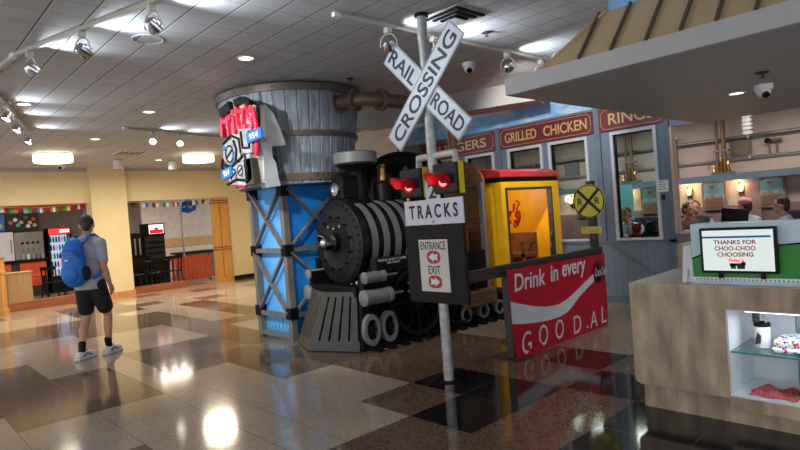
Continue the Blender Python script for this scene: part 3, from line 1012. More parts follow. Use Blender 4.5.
for pts_ in (((-6.80, 2.36), (-6.6, 2.31), (-6.3, 2.40)), ((-6.74, 2.1), (-6.5, 2.14), (-6.2, 2.10)), ((-6.78, 2.62), (-6.55, 2.69), (-6.36, 2.62), (-6.34, 2.45)), ((-6.30, 2.70), (-6.28, 2.5), (-6.12, 2.48), (-6.1, 2.68)),
             ((-6.5, 2.62), (-6.44, 2.5), (-6.48, 2.36)), ((-6.24, 2.40), (-6.22, 2.2), (-6.26, 2.08)), ((-6.82, 2.44), (-6.86, 2.34), (-6.78, 2.22), (-6.70, 2.34))):
    B().tube([(x, LY - 0.065, z) for x, z in pts_], 0.017, 8).out('rod', M['black'], t)
for pts_ in (((-6.06, 2.95), (-6.0, 2.75), (-6.02, 2.5), (-6.06, 2.38)), ((-6.68, 2.16), (-6.54, 2.07), (-6.36, 2.05))):
    B().tube([(x, LY - 0.02, z) for x, z in pts_], 0.028, 10).out('red_ribbon', M['pink_red'], t, smooth=True)
for (x, z, w, rr) in ((-5.95, 2.60, .34, -.05), (-6.70, 2.24, .26, -.1)):
    R_ = Matrix.Translation((x, LY - 0.08, z)) @ Matrix.Rotation(rr, 4, 'Y')
    pl = B().box((-w / 2, -0.012, -0.062), (w / 2, 0.012, 0.062), M=R_).out('blue_plate', M['bag_blue'], t)
    text('number', '954', w * 0.62, 0.075, (x, LY - 0.094, z), (PI / 2, rr, 0), M['white'], pl, extrude=0.002, bold=0.02)
for x, z in ((-6.76, 2.56), (-6.5, 2.40), (-6.6, 2.34)):
    B().sph((x, LY - 0.06, z), (0.04, 0.02, 0.03), 10, 6).out('blue_stud', M['bag_blue'], t)
for x, z, r in ((-6.2, 2.92, 0.07),):
    B().sph((x + .02, LY + 0.04, z), (0.07, 0.05, 0.08), 14, 8).out('silver_puff', M['silver'], t, smooth=True)
B().box((-6.5, 3.5, 2.25), (-6.3, 3.85, 2.42)).out('wall_bracket', M['dark_grey'], t)

# ------------------------------------------------------------------ train
t = thing('train_track', 'black train track with sleepers under the locomotive', 'track', (-5.8, 4.3, 0))
t.rotation_euler = (0, 0, -0.068)
for x in (-5.13, -6.38):
    B().box((x - 0.035, 4.22, 0.026), (x + 0.035, 8.05, 0.06)).out('rail', M['black'], t)
for k in range(20):
    y = 4.27 + 0.195 * k
    B().box((-6.46, y - 0.045, 0.001), (-4.98, y + 0.045, 0.028)).out('sleeper', M['black'], t)

LX, LZ = -5.8, 1.26
loco = thing('steam_locomotive', 'black steam locomotive with grey boiler bands and slatted pilot', 'locomotive', (LX, 4.3, 0.06))
loco.rotation_euler = (0, 0, -0.068)
B().box((-6.30, 4.32, 0.30), (-5.22, 6.40, 0.56)).out('underframe', M['black'], loco)
B().box((-6.05, 4.34, 0.09), (-5.55, 6.42, 0.30)).out('ash_pan', M['black'], loco)
B().cyl((LX, 4.42, LZ), (LX, 5.46, LZ), 0.50, seg=48).out('boiler', M['black'], loco, smooth=True)
for y in (4.49, 4.67, 4.85, 5.03, 5.21):
    B().ring((LX, y, LZ), (0, 1, 0), 0.49, 0.509, 0.09, 48).out('boiler_band', M['grey_paint'], loco, smooth=True)
sb = B().lathe([(0.48, 0), (0.53, 0.03), (0.53, 0.12), (0.51, 0.13)], (LX, 4.30, LZ), (0, 1, 0), 48)
f = sb
for k in range(32):
    a = 2 * PI * k / 32
    f.sph((LX + 0.487 * math.cos(a), 4.303, LZ + 0.487 * math.sin(a)), 0.016, 6, 4)
for k in range(36):
    a = 2 * PI * k / 36
    f.sph((LX + 0.53 * math.cos(a), 4.38, LZ + 0.53 * math.sin(a)), 0.014, 6, 4)
f.out('smokebox', M['iron'], loco, smooth=True)
DZ = 1.26
dr = B().lathe([(0.385, 0.05), (0.375, 0.01), (0.32, 0.0), (0.30, 0.012), (0.0001, -0.01)], (LX, 4.285, DZ), (0, 1, 0), 44, closed=False)
f = dr
for k in range(12):
    a = 2 * PI * k / 12 + 0.2
    c = Vector((LX + 0.335 * math.cos(a), 4.285, DZ + 0.335 * math.sin(a)))
    f.bar(c + Vector((0, -0.03, 0)), c + Vector((0, 0.01, 0)), 0.03, 0.03)
    f.cyl(c + Vector((0, -0.05, 0)), c + Vector((0, -0.02, 0)), 0.012, seg=8)
dr = f.out('smokebox_door', M['iron'], loco, smooth=True)
for k, (z0) in enumerate((1.44,)):
    f = B()
    for a in (-0.12, 0.0, 0.14):
        f.sph((LX + a, 4.27, z0 + 0.02 * abs(a) * 10), 0.02, 8, 5)
    f.out('door_stud', M['steel'], dr)
hz = 1.27
hl = B().lathe([(0.12, 0.03), (0.12, -0.05), (0.095, -0.06), (0.09, -0.17), (0.075, -0.17), (0.07, -0.09)], (LX, 4.27, hz), (0, 1, 0), 26).out('front_lamp', M['black'], loco, smooth=True)
f = B()
vs, fs = [], []
for i in range(15):
    a = -0.25 + (PI + 0.5) * i / 14
    for r, y in ((0.098, 4.10), (0.112, 4.10), (0.112, 4.26), (0.098, 4.26)):
        vs.append((LX + r * math.cos(a), y - (0.05 * math.sin(max(0, min(PI, a))) if y < 4.2 else 0), hz + r * math.sin(a)))
for i in range(14):
    for k in range(4):
        k2 = (k + 1) % 4
        fs.append((i * 4 + k, i * 4 + k2, i * 4 + 4 + k2, i * 4 + 4 + k))
fs += [(0, 1, 2, 3), (56, 57, 58, 59)]
f.add(vs, fs).out('chrome_hood', M['chrome'], hl, smooth=True)
B().sph((LX, 4.12, hz), 0.055, 14, 8).out('bulb', M['silver'], hl, smooth=True)
# box headlamp
hb = B().box((-5.93, 4.36, 1.80), (-5.67, 4.60, 2.05)).out('headlamp_box', M['black'], loco, bevel=0.02)
B().ring((-5.80, 4.325, 1.935), (0, 1, 0), 0.062, 0.085, 0.04, 26).out('bezel', M['chrome'], hb, smooth=True)
B().sph((-5.80, 4.36, 1.935), (0.065, 0.02, 0.065), 16, 8).out('lens', M['silver'], hb, smooth=True)
B().box((-5.98, 4.38, 1.72), (-5.62, 4.58, 1.80)).out('headlamp_saddle', M['black'], loco)
f = B()
f.prism([(-0.13, 0), (0.13, 0), (0.1, 0.05), (0, 0.08), (-0.1, 0.05)], (-5.80, 4.62, 2.05), (1, 0, 0), (0, 0, 1), 0.24)
f.out('headlamp_bracket', M['black'], loco)
# chimney
ch = B().lathe([(0.22, 1.70), (0.15, 1.80), (0.135, 1.90), (0.135, 2.13), (0.15, 2.16), (0.25, 2.235), (0.25, 2.25)], (LX, 4.68, 0), seg=32).out('chimney', M['black'], loco, smooth=True)
B().lathe([(0.26, 2.245), (0.285, 2.26), (0.285, 2.385), (0.265, 2.40), (0.2, 2.40)], (LX, 4.68, 0), seg=36).out('chimney_cap', M['grey_paint'], ch, smooth=True)
dm = B().lathe([(0.19, 1.70), (0.14, 1.76), (0.135, 1.96), (0.12, 2.0), (0.05, 2.01)], (LX, 5.10, 0), seg=28).out('steam_dome', M['black'], loco, smooth=True)
B().lathe([(0.055, 2.005), (0.07, 2.02), (0.06, 2.03), (0.06, 2.19), (0.07, 2.2), (0.06, 2.24), (0.02, 2.25)], (LX, 5.10, 0), seg=20).out('brass_whistle', M['brass'], dm, smooth=True)
B().lathe([(0.03, 1.72), (0.03, 2.12), (0.05, 2.14), (0.02, 2.2)], (LX + 0.22, 5.34, 0), seg=14).out('safety_valve', M['brass'], loco, smooth=True)
# running plate and text
B().box((-5.2, 4.36, 0.90), (-5.08, 5.46, 1.06)).out('running_plate', M['black'], loco)
B().box((-6.46, 4.36, 0.90), (-6.36, 5.46, 1.06)).out('running_plate', M['black'], loco)
text('painted_notice', "PLEASE DON'T CLIMB", 0.42, 0.028, (-5.078, 4.60, 1.035), FACE_PX, M['white'], loco, 0.001)
text('painted_notice', "ON TRAIN", 0.19, 0.026, (-5.078, 4.61, 0.998), FACE_PX, M['white'], loco, 0.001)
# pilot
pn, pt = Vector((-5.80, 3.773, 0.012)), Vector((-5.70, 4.0, 0.685))
PC = {1: (Vector((-5.174, 4.098, 0.012)), Vector((-5.313, 4.224, 0.685))), -1: (Vector((-6.357, 3.945, 0.012)), Vector((-6.20, 4.13, 0.685)))}
pilot = None
body = B()
for s in (1, -1):
    c0, c1 = PC[s]
    # dark core just behind the slats
    q = [p + Vector((0, 0.05, 0)) for p in (pn, c0, c1, pt)]
    body.add(q + [p + Vector((0, 0.12, 0)) for p in q], [(0, 1, 2, 3), (7, 6, 5, 4), (0, 4, 5, 1), (1, 5, 6, 2), (2, 6, 7, 3), (3, 7, 4, 0)])
pilot = body.out('pilot', M['black'], loco)
for s in (1, -1):
    c0, c1 = PC[s]
    nrm = (c0 - pn).cross(pt - pn).normalized()
    if nrm.y > 0:
        nrm = -nrm
    L = lambda u, v: (pn * (1 - u) + c0 * u) * (1 - v) + (pt * (1 - u) + c1 * u) * v
    def plate(u0, v0, u1, v1, d=0.04, nm='slat'):
        f = B()
        q = [L(u0, v0), L(u1, v0), L(u1, v1), L(u0, v1)]
        f.add(q + [p - nrm * d for p in q], [(0, 1, 2, 3), (7, 6, 5, 4), (0, 4, 5, 1), (1, 5, 6, 2), (2, 6, 7, 3), (3, 7, 4, 0)])
        f.out(nm, M['pilot_grey'], pilot)
    plate(0, 0, 1, 0.17, nm='bottom_bar')
    plate(0, 0.92, 1, 1, nm='top_bar')
    nsl = 5
    for k in range(nsl):
        a0 = k / nsl * 1.02
        plate(max(0, a0), 0.17, min(1, a0 + 0.155), 0.92)
B().box((-6.28, 4.19, 0.62), (-5.30, 4.36, 0.74)).out('buffer_deck', M['black'], loco)
# cylinders
for x, lab in ((-5.10, 1), (-6.38, -1)):
    for z, r, y0, y1 in ((0.855, 0.07, 4.17, 4.47), (0.625, 0.095, 4.14, 4.54)):
        cy = B().lathe([(r * 0.75, 0), (r, 0.012), (r, 0.05), (r * 0.93, 0.055), (r * 0.93, y1 - y0 - 0.05), (r, y1 - y0 - 0.045), (r, y1 - y0)], (x, y0, z), (0, 1, 0), 28).out('cylinder', M['grey_paint'], loco, smooth=True)
        B().cyl((x, y1, z), (x, y1 + 0.2, z), 0.018, seg=10).out('piston_rod', M['steel'], cy)
B().box((-5.24, 4.2, 0.55), (-5.15, 4.58, 0.9)).out('cylinder_saddle', M['black'], loco)
B().box((-6.37, 4.2, 0.55), (-6.30, 4.58, 0.9)).out('cylinder_saddle', M['black'], loco)
# wheels
def wheel(x, y, z, r, mm, spokes, name, parent, tyre=0.8, sq=1.0):
    w = B().ring((x - 0.035, y, z), (1, 0, 0), r * tyre, r, 0.07, 36)
    w.v = [(a_, y + (b_ - y) * sq, c_) for a_, b_, c_ in w.v]
    w = w.out(name, M[mm], parent, smooth=True)
    B().cyl((x - 0.045, y, z), (x + 0.045, y, z), r * 0.2, seg=18).out('hub', M['iron'], w, smooth=True)
    f = B()
    for k in range(spokes):
        a = 2 * PI * k / spokes
        d = Vector((0, math.cos(a), math.sin(a)))
        d.y *= sq
        f.bar(Vector((x, y, z)) + d * r * 0.15, Vector((x, y, z)) + d * r * (tyre + .03), 0.03, 0.035)
    f.out('spokes', M['black'], w)
    return w
for x in (-5.13, -6.38):
    wheel(x, 4.25, 0.245, 0.185, 'grey_paint', 6, 'pilot_wheel', loco, 0.68, 0.62)
    wheel(x, 4.51, 0.245, 0.185, 'grey_paint', 6, 'pilot_wheel', loco, 0.68, 0.62)
    wheel(x, 4.99, 0.49, 0.43, 'iron', 12, 'driving_wheel', loco, 0.9)
    wheel(x, 5.70, 0.42, 0.36, 'iron', 12, 'driving_wheel', loco, 0.9)
    for y in (5.80, 6.14, 6.47):
        wheel(x, y, 0.16, 0.10, 'grey_paint', 5, 'truck_wheel', loco, 0.66)
B().tube([(-5.06, 4.8, 0.625), (-5.06, 5.1, 0.5), (-5.06, 5.70, 0.42)], 0.022, 8).out('connecting_rod', M['steel'], loco)
B().tube([(-5.07, 4.8, 0.72), (-5.07, 5.3, 0.80)], 0.016, 8).out('valve_rod', M['steel'], loco)
B().box((-5.22, 5.75, 0.235), (-5.06, 6.40, 0.45)).out('timber_side', M['tank_wood'], loco, bevel=0.03)
# cab
f = B()
arch = [(-0.86, 0.45), (0.80, 0.45)]
for k in range(21):
    a = PI * k / 20
    arch.append((-0.03 + 0.83 * math.cos(a), 1.98 + 0.42 * math.sin(a)))
wall = B().prism(arch, (LX - 0.09, 5.54, 0), (1, 0, 0), (0, 0, 1), 0.07).out('cab_front', M['black'], loco)
for x0, x1 in ((-6.54, -6.29), (-6.21, -6.04), (-5.77, -5.59), (-5.51, -5.25)):
    B().box((x0, 5.455, 1.86), (x1, 5.472, 2.16)).out('cab_window', M['dark_grey'], wall)
B().add(*(lambda P: ([(LX - 0.09 + x, y, z) for y in (5.40, 5.62) for x, z in P], [tuple(range(len(P)))[::-1], tuple(range(len(P), 2 * len(P)))] + [(i, (i + 1) % len(P), (i + 1) % len(P) + len(P), i + len(P)) for i in range(len(P))]))(
    [(-0.03 + 0.88 * math.cos(PI * k / 20), 1.97 + 0.455 * math.sin(PI * k / 20)) for k in range(21)] + [(-0.03 + 0.83 * math.cos(PI * k / 20), 1.97 + 0.415 * math.sin(PI * k / 20)) for k in range(20, -1, -1)])).out('cab_hood', M['black_gloss'], loco, smooth=True)
rear = [(-0.77, 0.45), (0.76, 0.45)]
for k in range(21):
    a = PI * k / 20
    rear.append((0.765 * math.cos(a), 1.92 + 0.39 * math.sin(a)))
B().prism(rear, (LX - 0.145, 6.43, 0), (1, 0, 0), (0, 0, 1), 0.05).out('cab_rear_wall', M['brown_wood'], loco)
B().bar((-6.69, 6.365, 1.89), (-5.17, 6.365, 1.89), 0.03, 0.05).out('cab_cross_beam', M['frame_wood'], loco)
for x in (-5.20, -6.69):
    B().box((x - 0.035, 6.33, 0.45), (x + 0.035, 6.385, 1.92)).out('cab_post', M['frame_wood'], loco)
for x in (-5.20, -6.69):
    B().box((x - 0.02, 5.54, 0.45), (x + 0.02, 6.40, 0.98)).out('cab_side_panel', M['black'], loco)
f = B()
f.box((-6.09, 6.0, 0.56), (-5.49, 6.36, 0.92))
f.box((-6.09, 6.3, 0.92), (-5.49, 6.36, 1.25))
f.out('cab_seat', M['bench_wood'], loco)

# yellow car
CX0, CX1, CY0, CY1 = -6.75, -4.85, 6.49, 7.97
car = thing('yellow_train_car', 'yellow wooden train car with red roof and open doorway', 'train car', (-5.8, 7.2, 0.06))
f = B()
f.box((CX0, CY0, 0.33), (CX1, CY1, 0.42))
f.out('floor_deck', M['rail_wood'], car)
B().box((CX0, CY0, 0.42), (CX1, CY0 + 0.05, 1.9)).out('front_wall', M['yellow'], car)
B().box((CX0, CY1 - 0.05, 0.42), (CX1, CY1, 1.9)).out('end_wall', M['yellow_in'], car)
B().box((CX0, CY0 + 0.05, 0.42), (CX0 + 0.05, CY1 - 0.05, 1.9)).out('back_wall', M['yellow_in'], car)
f = B()
DY0, DY1, DZ0, DZ1 = 6.585, 7.76, 0.48, 1.815
f.box((CX1 - 0.05, CY0 + 0.05, 0.42), (CX1, DY0, 1.9)); f.box((CX1 - 0.05, DY1, 0.42), (CX1, CY1 - 0.05, 1.9))
f.box((CX1 - 0.05, DY0, DZ1), (CX1, DY1, 1.9)); f.box((CX1 - 0.05, DY0, 0.42), (CX1, DY1, DZ0))
f.out('side_wall', M['yellow'], car)
B().box((CX1, CY0 + 0.0, 0.36), (CX1 + 0.012, CY1, 0.43)).out('sill_strip', M['yellow'], car)
f = B()
w = 0.035
f.box((CX1 - 0.06, DY0, DZ0), (CX1 + 0.015, DY0 + w, DZ1)); f.box((CX1 - 0.06, DY1 - w, DZ0), (CX1 + 0.015, DY1, DZ1))
f.box((CX1 - 0.06, DY0, DZ1 - w), (CX1 + 0.015, DY1, DZ1))
f.out('door_frame', M['rail_wood'], car)
for y, s in ((DY0 + w, 1), (DY1 - w, -1)):
    B().prism([(0, 0.5), (s * 0.05, 0.55), (s * 0.045, 0.8), (s * 0.06, 0.86), (s * 0.02, 0.95), (s * 0.03, 1.05), (0, 1.12)], (CX1 - 0.04, y, 0), (0, 1, 0), (0, 0, 1), 0.03).out('carved_jamb', M['rail_wood'], car)
for x in (CX1 - 0.09,):
    B().box((x - 0.01, CY0 + 0.012 - 0.02, 0.42), (CX1 + 0.008, CY0 + 0.0, 1.9)).out('corner_board', M['yellow'], car)
f = B()
for k in range(6):
    f.box((CX0 + 0.03, CY0 + 0.02 + 0, 1.9), (CX1 - 0.03, CY1 - 0.02, 1.965))
    break
f.out('roof_gap_shade', M['black'], car)  # black band stands for the shade in the gap under the roof
rp_ = [(-0.98, 0), (0.98, 0), (0.98, 0.08), (0.8, 0.13), (0, 0.17), (-0.8, 0.13), (-0.98, 0.08)]
B().prism([(x, z) for x, z in rp_], (-5.8, 7.99, 1.965), (1, 0, 0), (0, 0, 1), 1.53).out('roof', M['roof_red'], car, bevel=0.01)
text('red_script', "Fritz's", 0.75, 0.34, (-5.93, CY1 - 0.054, 1.42), FACE_NY, M['red'], car, 0.004, shear=0.25, bold=0.03)
f = B()
f.tube([(-5.62, CY1 - 0.06, 1.64), (-5.56, CY1 - 0.06, 1.6), (-5.62, CY1 - 0.06, 1.5), (-5.56, CY1 - 0.06, 1.38), (-5.62, CY1 - 0.06, 1.24), (-5.68, CY1 - 0.06, 1.2), (-5.7, CY1 - 0.06, 1.26)], 0.016, 8)
f.out('red_flourish', M['red'], car, smooth=True)
bn = B()
bn.box((-5.75, 7.42, 0.42), (-4.98, 7.48, 1.13))
bn.box((-5.75, 7.10, 0.78), (-4.98, 7.42, 0.83))
bn.out('bench', M['bench_wood'], car)
for x in (-5.73, -5.0):
    f = B()
    f.box((x - 0.02, 7.1, 0.42), (x + 0.02, 7.14, 1.0)); f.box((x - 0.025, 7.08, 1.0), (x + 0.025, 7.45, 1.03))
    f.out('bench_arm', M['bench_wood'], car)
lm = B().lathe([(0.07, 0), (0.08, 0.03), (0.03, 0.05)], (-5.6, 7.1, 1.85), seg=20).out('ceiling_lamp', M['lamp_glow'], car, smooth=True)
point_lamp('lamp', (-5.6, 7.1, 1.78), 13.0, (1, 0.82, 0.55), 0.06, car)

# ------------------------------------------------------------------ crossing sign
PX, PY, SY = -3.58, 3.80, 3.745
t = thing('railroad_crossing_sign', 'railroad crossing signal pole with crossbuck, red lights and entrance board', 'crossing sign', (PX, PY, 0))
f = B()
f.cyl((PX, PY, 0.012), (PX, PY, CZ - 0.001), 0.045, seg=24)
f.out('pole', M['galv'], t, smooth=True)
B().cyl((PX, PY, 0.001), (PX, PY, 0.014), 0.085, seg=24).out('base_plate', M['black'], t)
B().cyl((PX, PY, CZ - 0.03), (PX, PY, CZ - 0.002), 0.065, seg=24).out('ceiling_collar', M['black'], t)
cc = Vector((-3.545, SY, 2.655))
def blade(ang, y, words, name):
    R_ = Matrix.Translation((cc.x, y, cc.z)) @ Matrix.Rotation(-ang, 4, 'Y')
    bl = B().box((-0.615, -0.006, -0.113), (0.615, 0.006, 0.113), M=R_).out(name, M['sign_white'], t)
    f = B()
    for lo, hi in (((-0.61, -0.108), (0.61, -0.104)), ((-0.61, 0.104), (0.61, 0.108)), ((-0.61, -0.104), (-0.606, 0.104)), ((0.606, -0.104), (0.61, 0.104))):
        f.box((lo[0], -0.0075, lo[1]), (hi[0], -0.005, hi[1]), M=R_)
    f.out('edge_line', M['dark_grey'], bl)
    for s_, x, w in words:
        p = R_ @ Vector((x, -0.0075, 0))
        text('lettering', s_, w, 0.135, p, (PI / 2, -ang, 0), M['sign_black'], bl, 0.002, bold=0.012)
    return bl
blade(-PI / 4, SY - 0.008, (('RAIL', -0.36, 0.42), ('ROAD', 0.36, 0.44)), 'rail_road_blade')
bl = blade(PI / 4, SY - 0.024, (('CROSSING', 0.0, 1.12),), 'crossing_blade')
f = B()
for x, z in ((cc.x, cc.z + 0.035), (cc.x, cc.z - 0.035)):
    f.cyl((x, SY - 0.036, z), (x, SY - 0.03, z), 0.011, seg=10)
f.out('bolts', M['steel'], bl)
f = B()
f.tube([(-3.755, PY, 1.95), (-3.755, PY, 2.06), (-3.30, PY, 2.06), (-3.30, PY, 1.95)], 0.032, 14)
f.out('signal_arm', M['track_white'], t)
for x, z, hot in ((-3.79, 1.85, 0), (-3.36, 1.855, 1)):
    y0 = 3.70
    bx = B().box((x - 0.135, y0, z - 0.15), (x + 0.14, y0 + 0.085, z + 0.115)).out('signal_housing', M['iron'], t, bevel=0.012)
    B().box((x + 0.14, y0 + 0.03, z - 0.155), (x + 0.15, y0 + 0.09, z + 0.12)).out('yellow_edge_plate', M['sign_yellow'], bx)
    f = B()
    vs, fs = [], []
    for i in range(21):
        a = -0.35 + (PI + 0.7) * i / 20
        dz = 0.5 + 0.5 * math.sin(a)
        for r, y in ((0.070, y0 - 0.05 - 0.17 * dz), (0.076, y0 - 0.05 - 0.17 * dz), (0.076, y0 + 0.005), (0.070, y0 + 0.005)):
            vs.append((x - 0.01 + r * math.cos(a), y, z - 0.04 + r * math.sin(a)))
    for i in range(20):
        for k in range(4):
            k2 = (k + 1) % 4
            fs.append((i * 4 + k, i * 4 + k2, i * 4 + 4 + k2, i * 4 + 4 + k))
    fs += [(0, 1, 2, 3), (80, 81, 82, 83)]
    f.add(vs, fs).out('red_visor', M['visor_red'], bx, smooth=True)
    B().sph((x - 0.01, y0 - 0.005, z - 0.04), (0.069, 0.025, 0.069), 24, 12).out('red_lens', M['lens_red'], bx, smooth=True)
    B().sph((x - 0.01 + 0.012, y0 - 0.022, z - 0.045), (0.048, 0.014, 0.044), 20, 10).out('glowing_lens_centre', M['lens_hot'], bx, smooth=True)
    point_lamp('lamp', (x - 0.01, y0 - 0.08, z - 0.05), 0.15, (1, 0.12, 0.15), 0.05, bx)
tw = B().box((-3.64, SY - 0.006, 1.655), (-3.465, SY + 0.004, 1.86)).out('number_plate', M['sign_white'], t)
text('lettering', '2', 0.095, 0.14, (-3.553, SY - 0.008, 1.745), FACE_NY, M['sign_black'], tw, 0.002, bold=0.015)
tr = B().box((-3.925, SY - 0.01, 1.442), (-3.203, SY + 0.004, 1.668)).out('tracks_plate', M['sign_white'], t)
text('lettering', 'T R A C K S', 0.60, 0.125, (-3.562, SY - 0.012, 1.562), FACE_NY, M['sign_black'], tr, 0.002, bold=0.022)
B().cyl((-3.56, SY - 0.016, 1.465), (-3.56, SY - 0.008, 1.465), 0.012, seg=12).out('bolt', M['steel'], tr)
bd = B().box((-3.94, SY - 0.012, 0.725), (-3.222, SY + 0.03, 1.436)).out('black_board', M['counter_black'], t, bevel=0.004)
pn_ = B().box((-3.762, SY - 0.02, 0.832), (-3.408, SY - 0.011, 1.306)).out('direction_panel', mat('panel_ivory', (214, 210, 196), 0.4), t)
text('lettering', 'ENTRANCE', 0.31, 0.075, (-3.585, SY - 0.021, 1.25), FACE_NY, M['sign_black'], pn_, 0.001, bold=0.004)
text('lettering', 'EXIT', 0.15, 0.075, (-3.585, SY - 0.021, 1.03), FACE_NY, M['sign_black'], pn_, 0.001, bold=0.004)
for z, s in ((1.146, -1), (0.922, 1)):
    oc = [(0.083 * math.copysign(abs(math.cos(a_)) ** .75, math.cos(a_)), 0.058 * math.copysign(abs(math.sin(a_)) ** .75, math.sin(a_))) for a_ in [2 * PI * k / 24 for k in range(24)]]
    B().prism(oc, (-3.585, SY - 0.019, z), (1, 0, 0), (0, 0, 1), 0.003).out('red_badge', M['red'], pn_)
    ar = [(-0.06, 0), (0.0, -0.042), (0.0, -0.02), (0.056, -0.029), (0.046, 0.0), (0.056, 0.029), (0.0, 0.02), (0.0, 0.042)]
    ar = [(-s * x, y) for x, y in ar]
    B().prism(ar if s < 0 else ar[::-1], (-3.585, SY - 0.0222, z), (1, 0, 0), (0, 0, 1), 0.002).out('white_arrow', M['white'], pn_)
f = B()
for x in (-3.75, -3.62, -3.5, -3.36):
    f.box((x - 0.03, SY - 0.009, 1.437), (x + 0.03, SY + 0.0, 1.446))
f.out('red_scraps', M['red'], t)

# ------------------------------------------------------------------ barrier fence, banner, round sign
t = thing('barrier_fence', 'dark brown wooden barrier rail carrying the red banner', 'fence', (-3.55, 5.4, 0))
B().bar((-3.555, 3.98, 0.905), (-3.555, 6.72, 0.905), 0.06, 0.115).out('top_rail', M['rail_wood'], t, bevel=0.005)
for y, h in ((4.76, 0.86), (6.62, 0.85)):
    B().box((-3.60, y - 0.045, 0), (-3.51, y + 0.045, h)).out('post', M['rail_wood'], t)
B().box((-3.615, 6.575, 0.963), (-3.535, 6.655, 1.79)).out('tall_post', M['rail_wood'], t)
B().box((-3.75, 4.60, 0.0), (-3.40, 4.9, 0.012)).out('foot_plate', M['rail_wood'], t)
t = thing('round_railroad_sign', 'round yellow railroad crossing sign on the barrier post', 'sign', (-3.585, 6.56, 1.54))
B().cyl((-3.585, 6.565, 1.54), (-3.585, 6.575, 1.54), 0.212, seg=48).out('disc', M['sign_yellow'], t)
B().ring((-3.585, 6.558, 1.54), (0, 1, 0), 0.195, 0.207, 0.009, 48).out('black_rim', M['sign_black'], t)
f = B()
for a in (PI / 4, -PI / 4):
    d = Vector((math.cos(a), 0, math.sin(a))) * 0.197
    c = Vector((-3.585, 6.561, 1.54))
    f.bar(c - d, c + d, 0.036, 0.006, up=(0, -1, 0))
f.out('black_cross', M['sign_black'], t)
for x in (-0.115, 0.115):
    text('letter', 'R', 0.065, 0.085, (-3.585 + x, 6.561, 1.54), FACE_NY, M['sign_black'], t, 0.002, bold=0.012)
t = thing('yellow_notice', 'small yellow notice plate below the round yellow sign', 'notice', (-3.575, 6.565, 1.14))
B().box((-3.712, 6.562, 1.138), (-3.44, 6.573, 1.222)).out('plate', M['sign_yellow'], t)
f = B()
for z, n_ in ((1.193, 9), (1.163, 8)):
    for k in range(n_):
        x = -3.69 + 0.026 * k + (0.013 if n_ == 8 else 0)
        f.box((x, 6.5605, z - 0.008), (x + 0.018, 6.563, z + 0.008))
f.out('faint_lettering', M['tan_metal'], t)

bt = thing('red_banner', 'red cola banner with white wave hanging on the barrier', 'banner', (-3.49, 5.67, 0.46))
TL, TR, BR, BL = Vector((0, 4.62, 0.925)), Vector((0, 6.64, 0.89)), Vector((0, 6.62, 0.004)), Vector((0, 4.68, 0.004))
def bp(u, v, d=0.0):
    p = (TL * (1 - u) + TR * u) * (1 - v) + (BL * (1 - u) + BR * u) * v
    x = -3.462 + 0.010 * math.sin(u * 11) * v + 0.006 * math.sin(v * 7 + u * 3)
    z = p.z - (0.010 * math.sin(PI * ((u * 5) % 1)) if v < 0.02 else 0) * (1 - v)
    return Vector((x + d, p.y, z))
def bsheet(us, vt, vb, d, rows, name, m, parent):
    vs, fs = [], []
    n = len(us)
    for j in range(rows + 1):
        for i, u in enumerate(us):
            v = vt[i] + (vb[i] - vt[i]) * j / rows
            vs.append(bp(u, v, d))
    k = len(vs)
    for j in range(rows):
        for i in range(n - 1):
            fs.append((j * n + i, j * n + i + 1, (j + 1) * n + i + 1, (j + 1) * n + i))
    vs2 = [v - Vector((0.0015, 0, 0)) for v in vs]
    fs2 = [tuple(a + k for a in f_[::-1]) for f_ in fs]
    rim = [j for j in range(n)] + [j * n + n - 1 for j in range(1, rows + 1)] + [rows * n + i for i in range(n - 2, -1, -1)] + [j * n for j in range(rows - 1, 0, -1)]
    fr = [(rim[i], rim[(i + 1) % len(rim)], rim[(i + 1) % len(rim)] + k, rim[i] + k) for i in range(len(rim))]
    return B().add(vs + vs2, fs + fs2 + fr).out(name, m, parent, smooth=True)
us = [k / 40 for k in range(41)]
bsheet(us, [0] * 41, [1] * 41, 0, 16, 'cloth', M['banner_red'], bt)
def interp(pts, u):
    for (a, p), (c, q) in zip(pts, pts[1:]):
        if a <= u <= c:
            s = (u - a) / (c - a)
            s = s * s * (3 - 2 * s) if False else s
            return p + (q - p) * s
    return pts[-1][1]
top = [(0, .35), (.08, .40), (.2, .47), (.33, .52), (.45, .535), (.55, .49), (.63, .43), (.72, .355), (.85, .26)]
bot = [(0, .60), (.1, .635), (.2, .66), (.33, .685), (.45, .685), (.53, .655), (.6, .585), (.66, .51), (.75, .435), (.85, .36)]
uw = [0.003 + k / 40 * 0.847 for k in range(41)]
bsheet(uw, [interp(top, u) for u in uw], [interp(bot, u) for u in uw], 0.003, 4, 'white_wave', M['white'], bt)
def btext(s, u, v, w, h, **k):
    p = bp(u, v, 0.004)
    e = bp(u + 0.01, v) - bp(u - 0.01, v)
    tilt = math.atan2(e.z, e.y)
    text('lettering', s, w, h, (p.x, p.y, p.z), (PI / 2, 0, PI / 2), M['white'], bt, 0.001, **k)
btext('Drink', 0.185, 0.155, 0.56, 0.18, shear=0.12, bold=0.015)
btext('in', 0.42, 0.14, 0.15, 0.17, shear=0.12, bold=0.015)
btext('every', 0.63, 0.165, 0.52, 0.19, shear=0.12, bold=0.015)
for s_, u, v, h in (('G', .10, .85, .23), ('O', .26, .83, .22), ('O', .43, .83, .21), ('D', .61, .84, .20), ('.', .72, .92, .03), ('A', .80, .85, .19), ('L', .94, .84, .20)):
    btext(s_, u, v, 0.035 if s_ == '.' else (0.12 if s_ == 'L' else 0.17), h, shear=0.1)
c = bp(0.915, 0.24, 0.0)
bc = B().cyl((-3.452, c.y, c.z), (-3.446, c.y, c.z), 0.135, seg=36).out('bottle_badge', M['maroon'], bt)
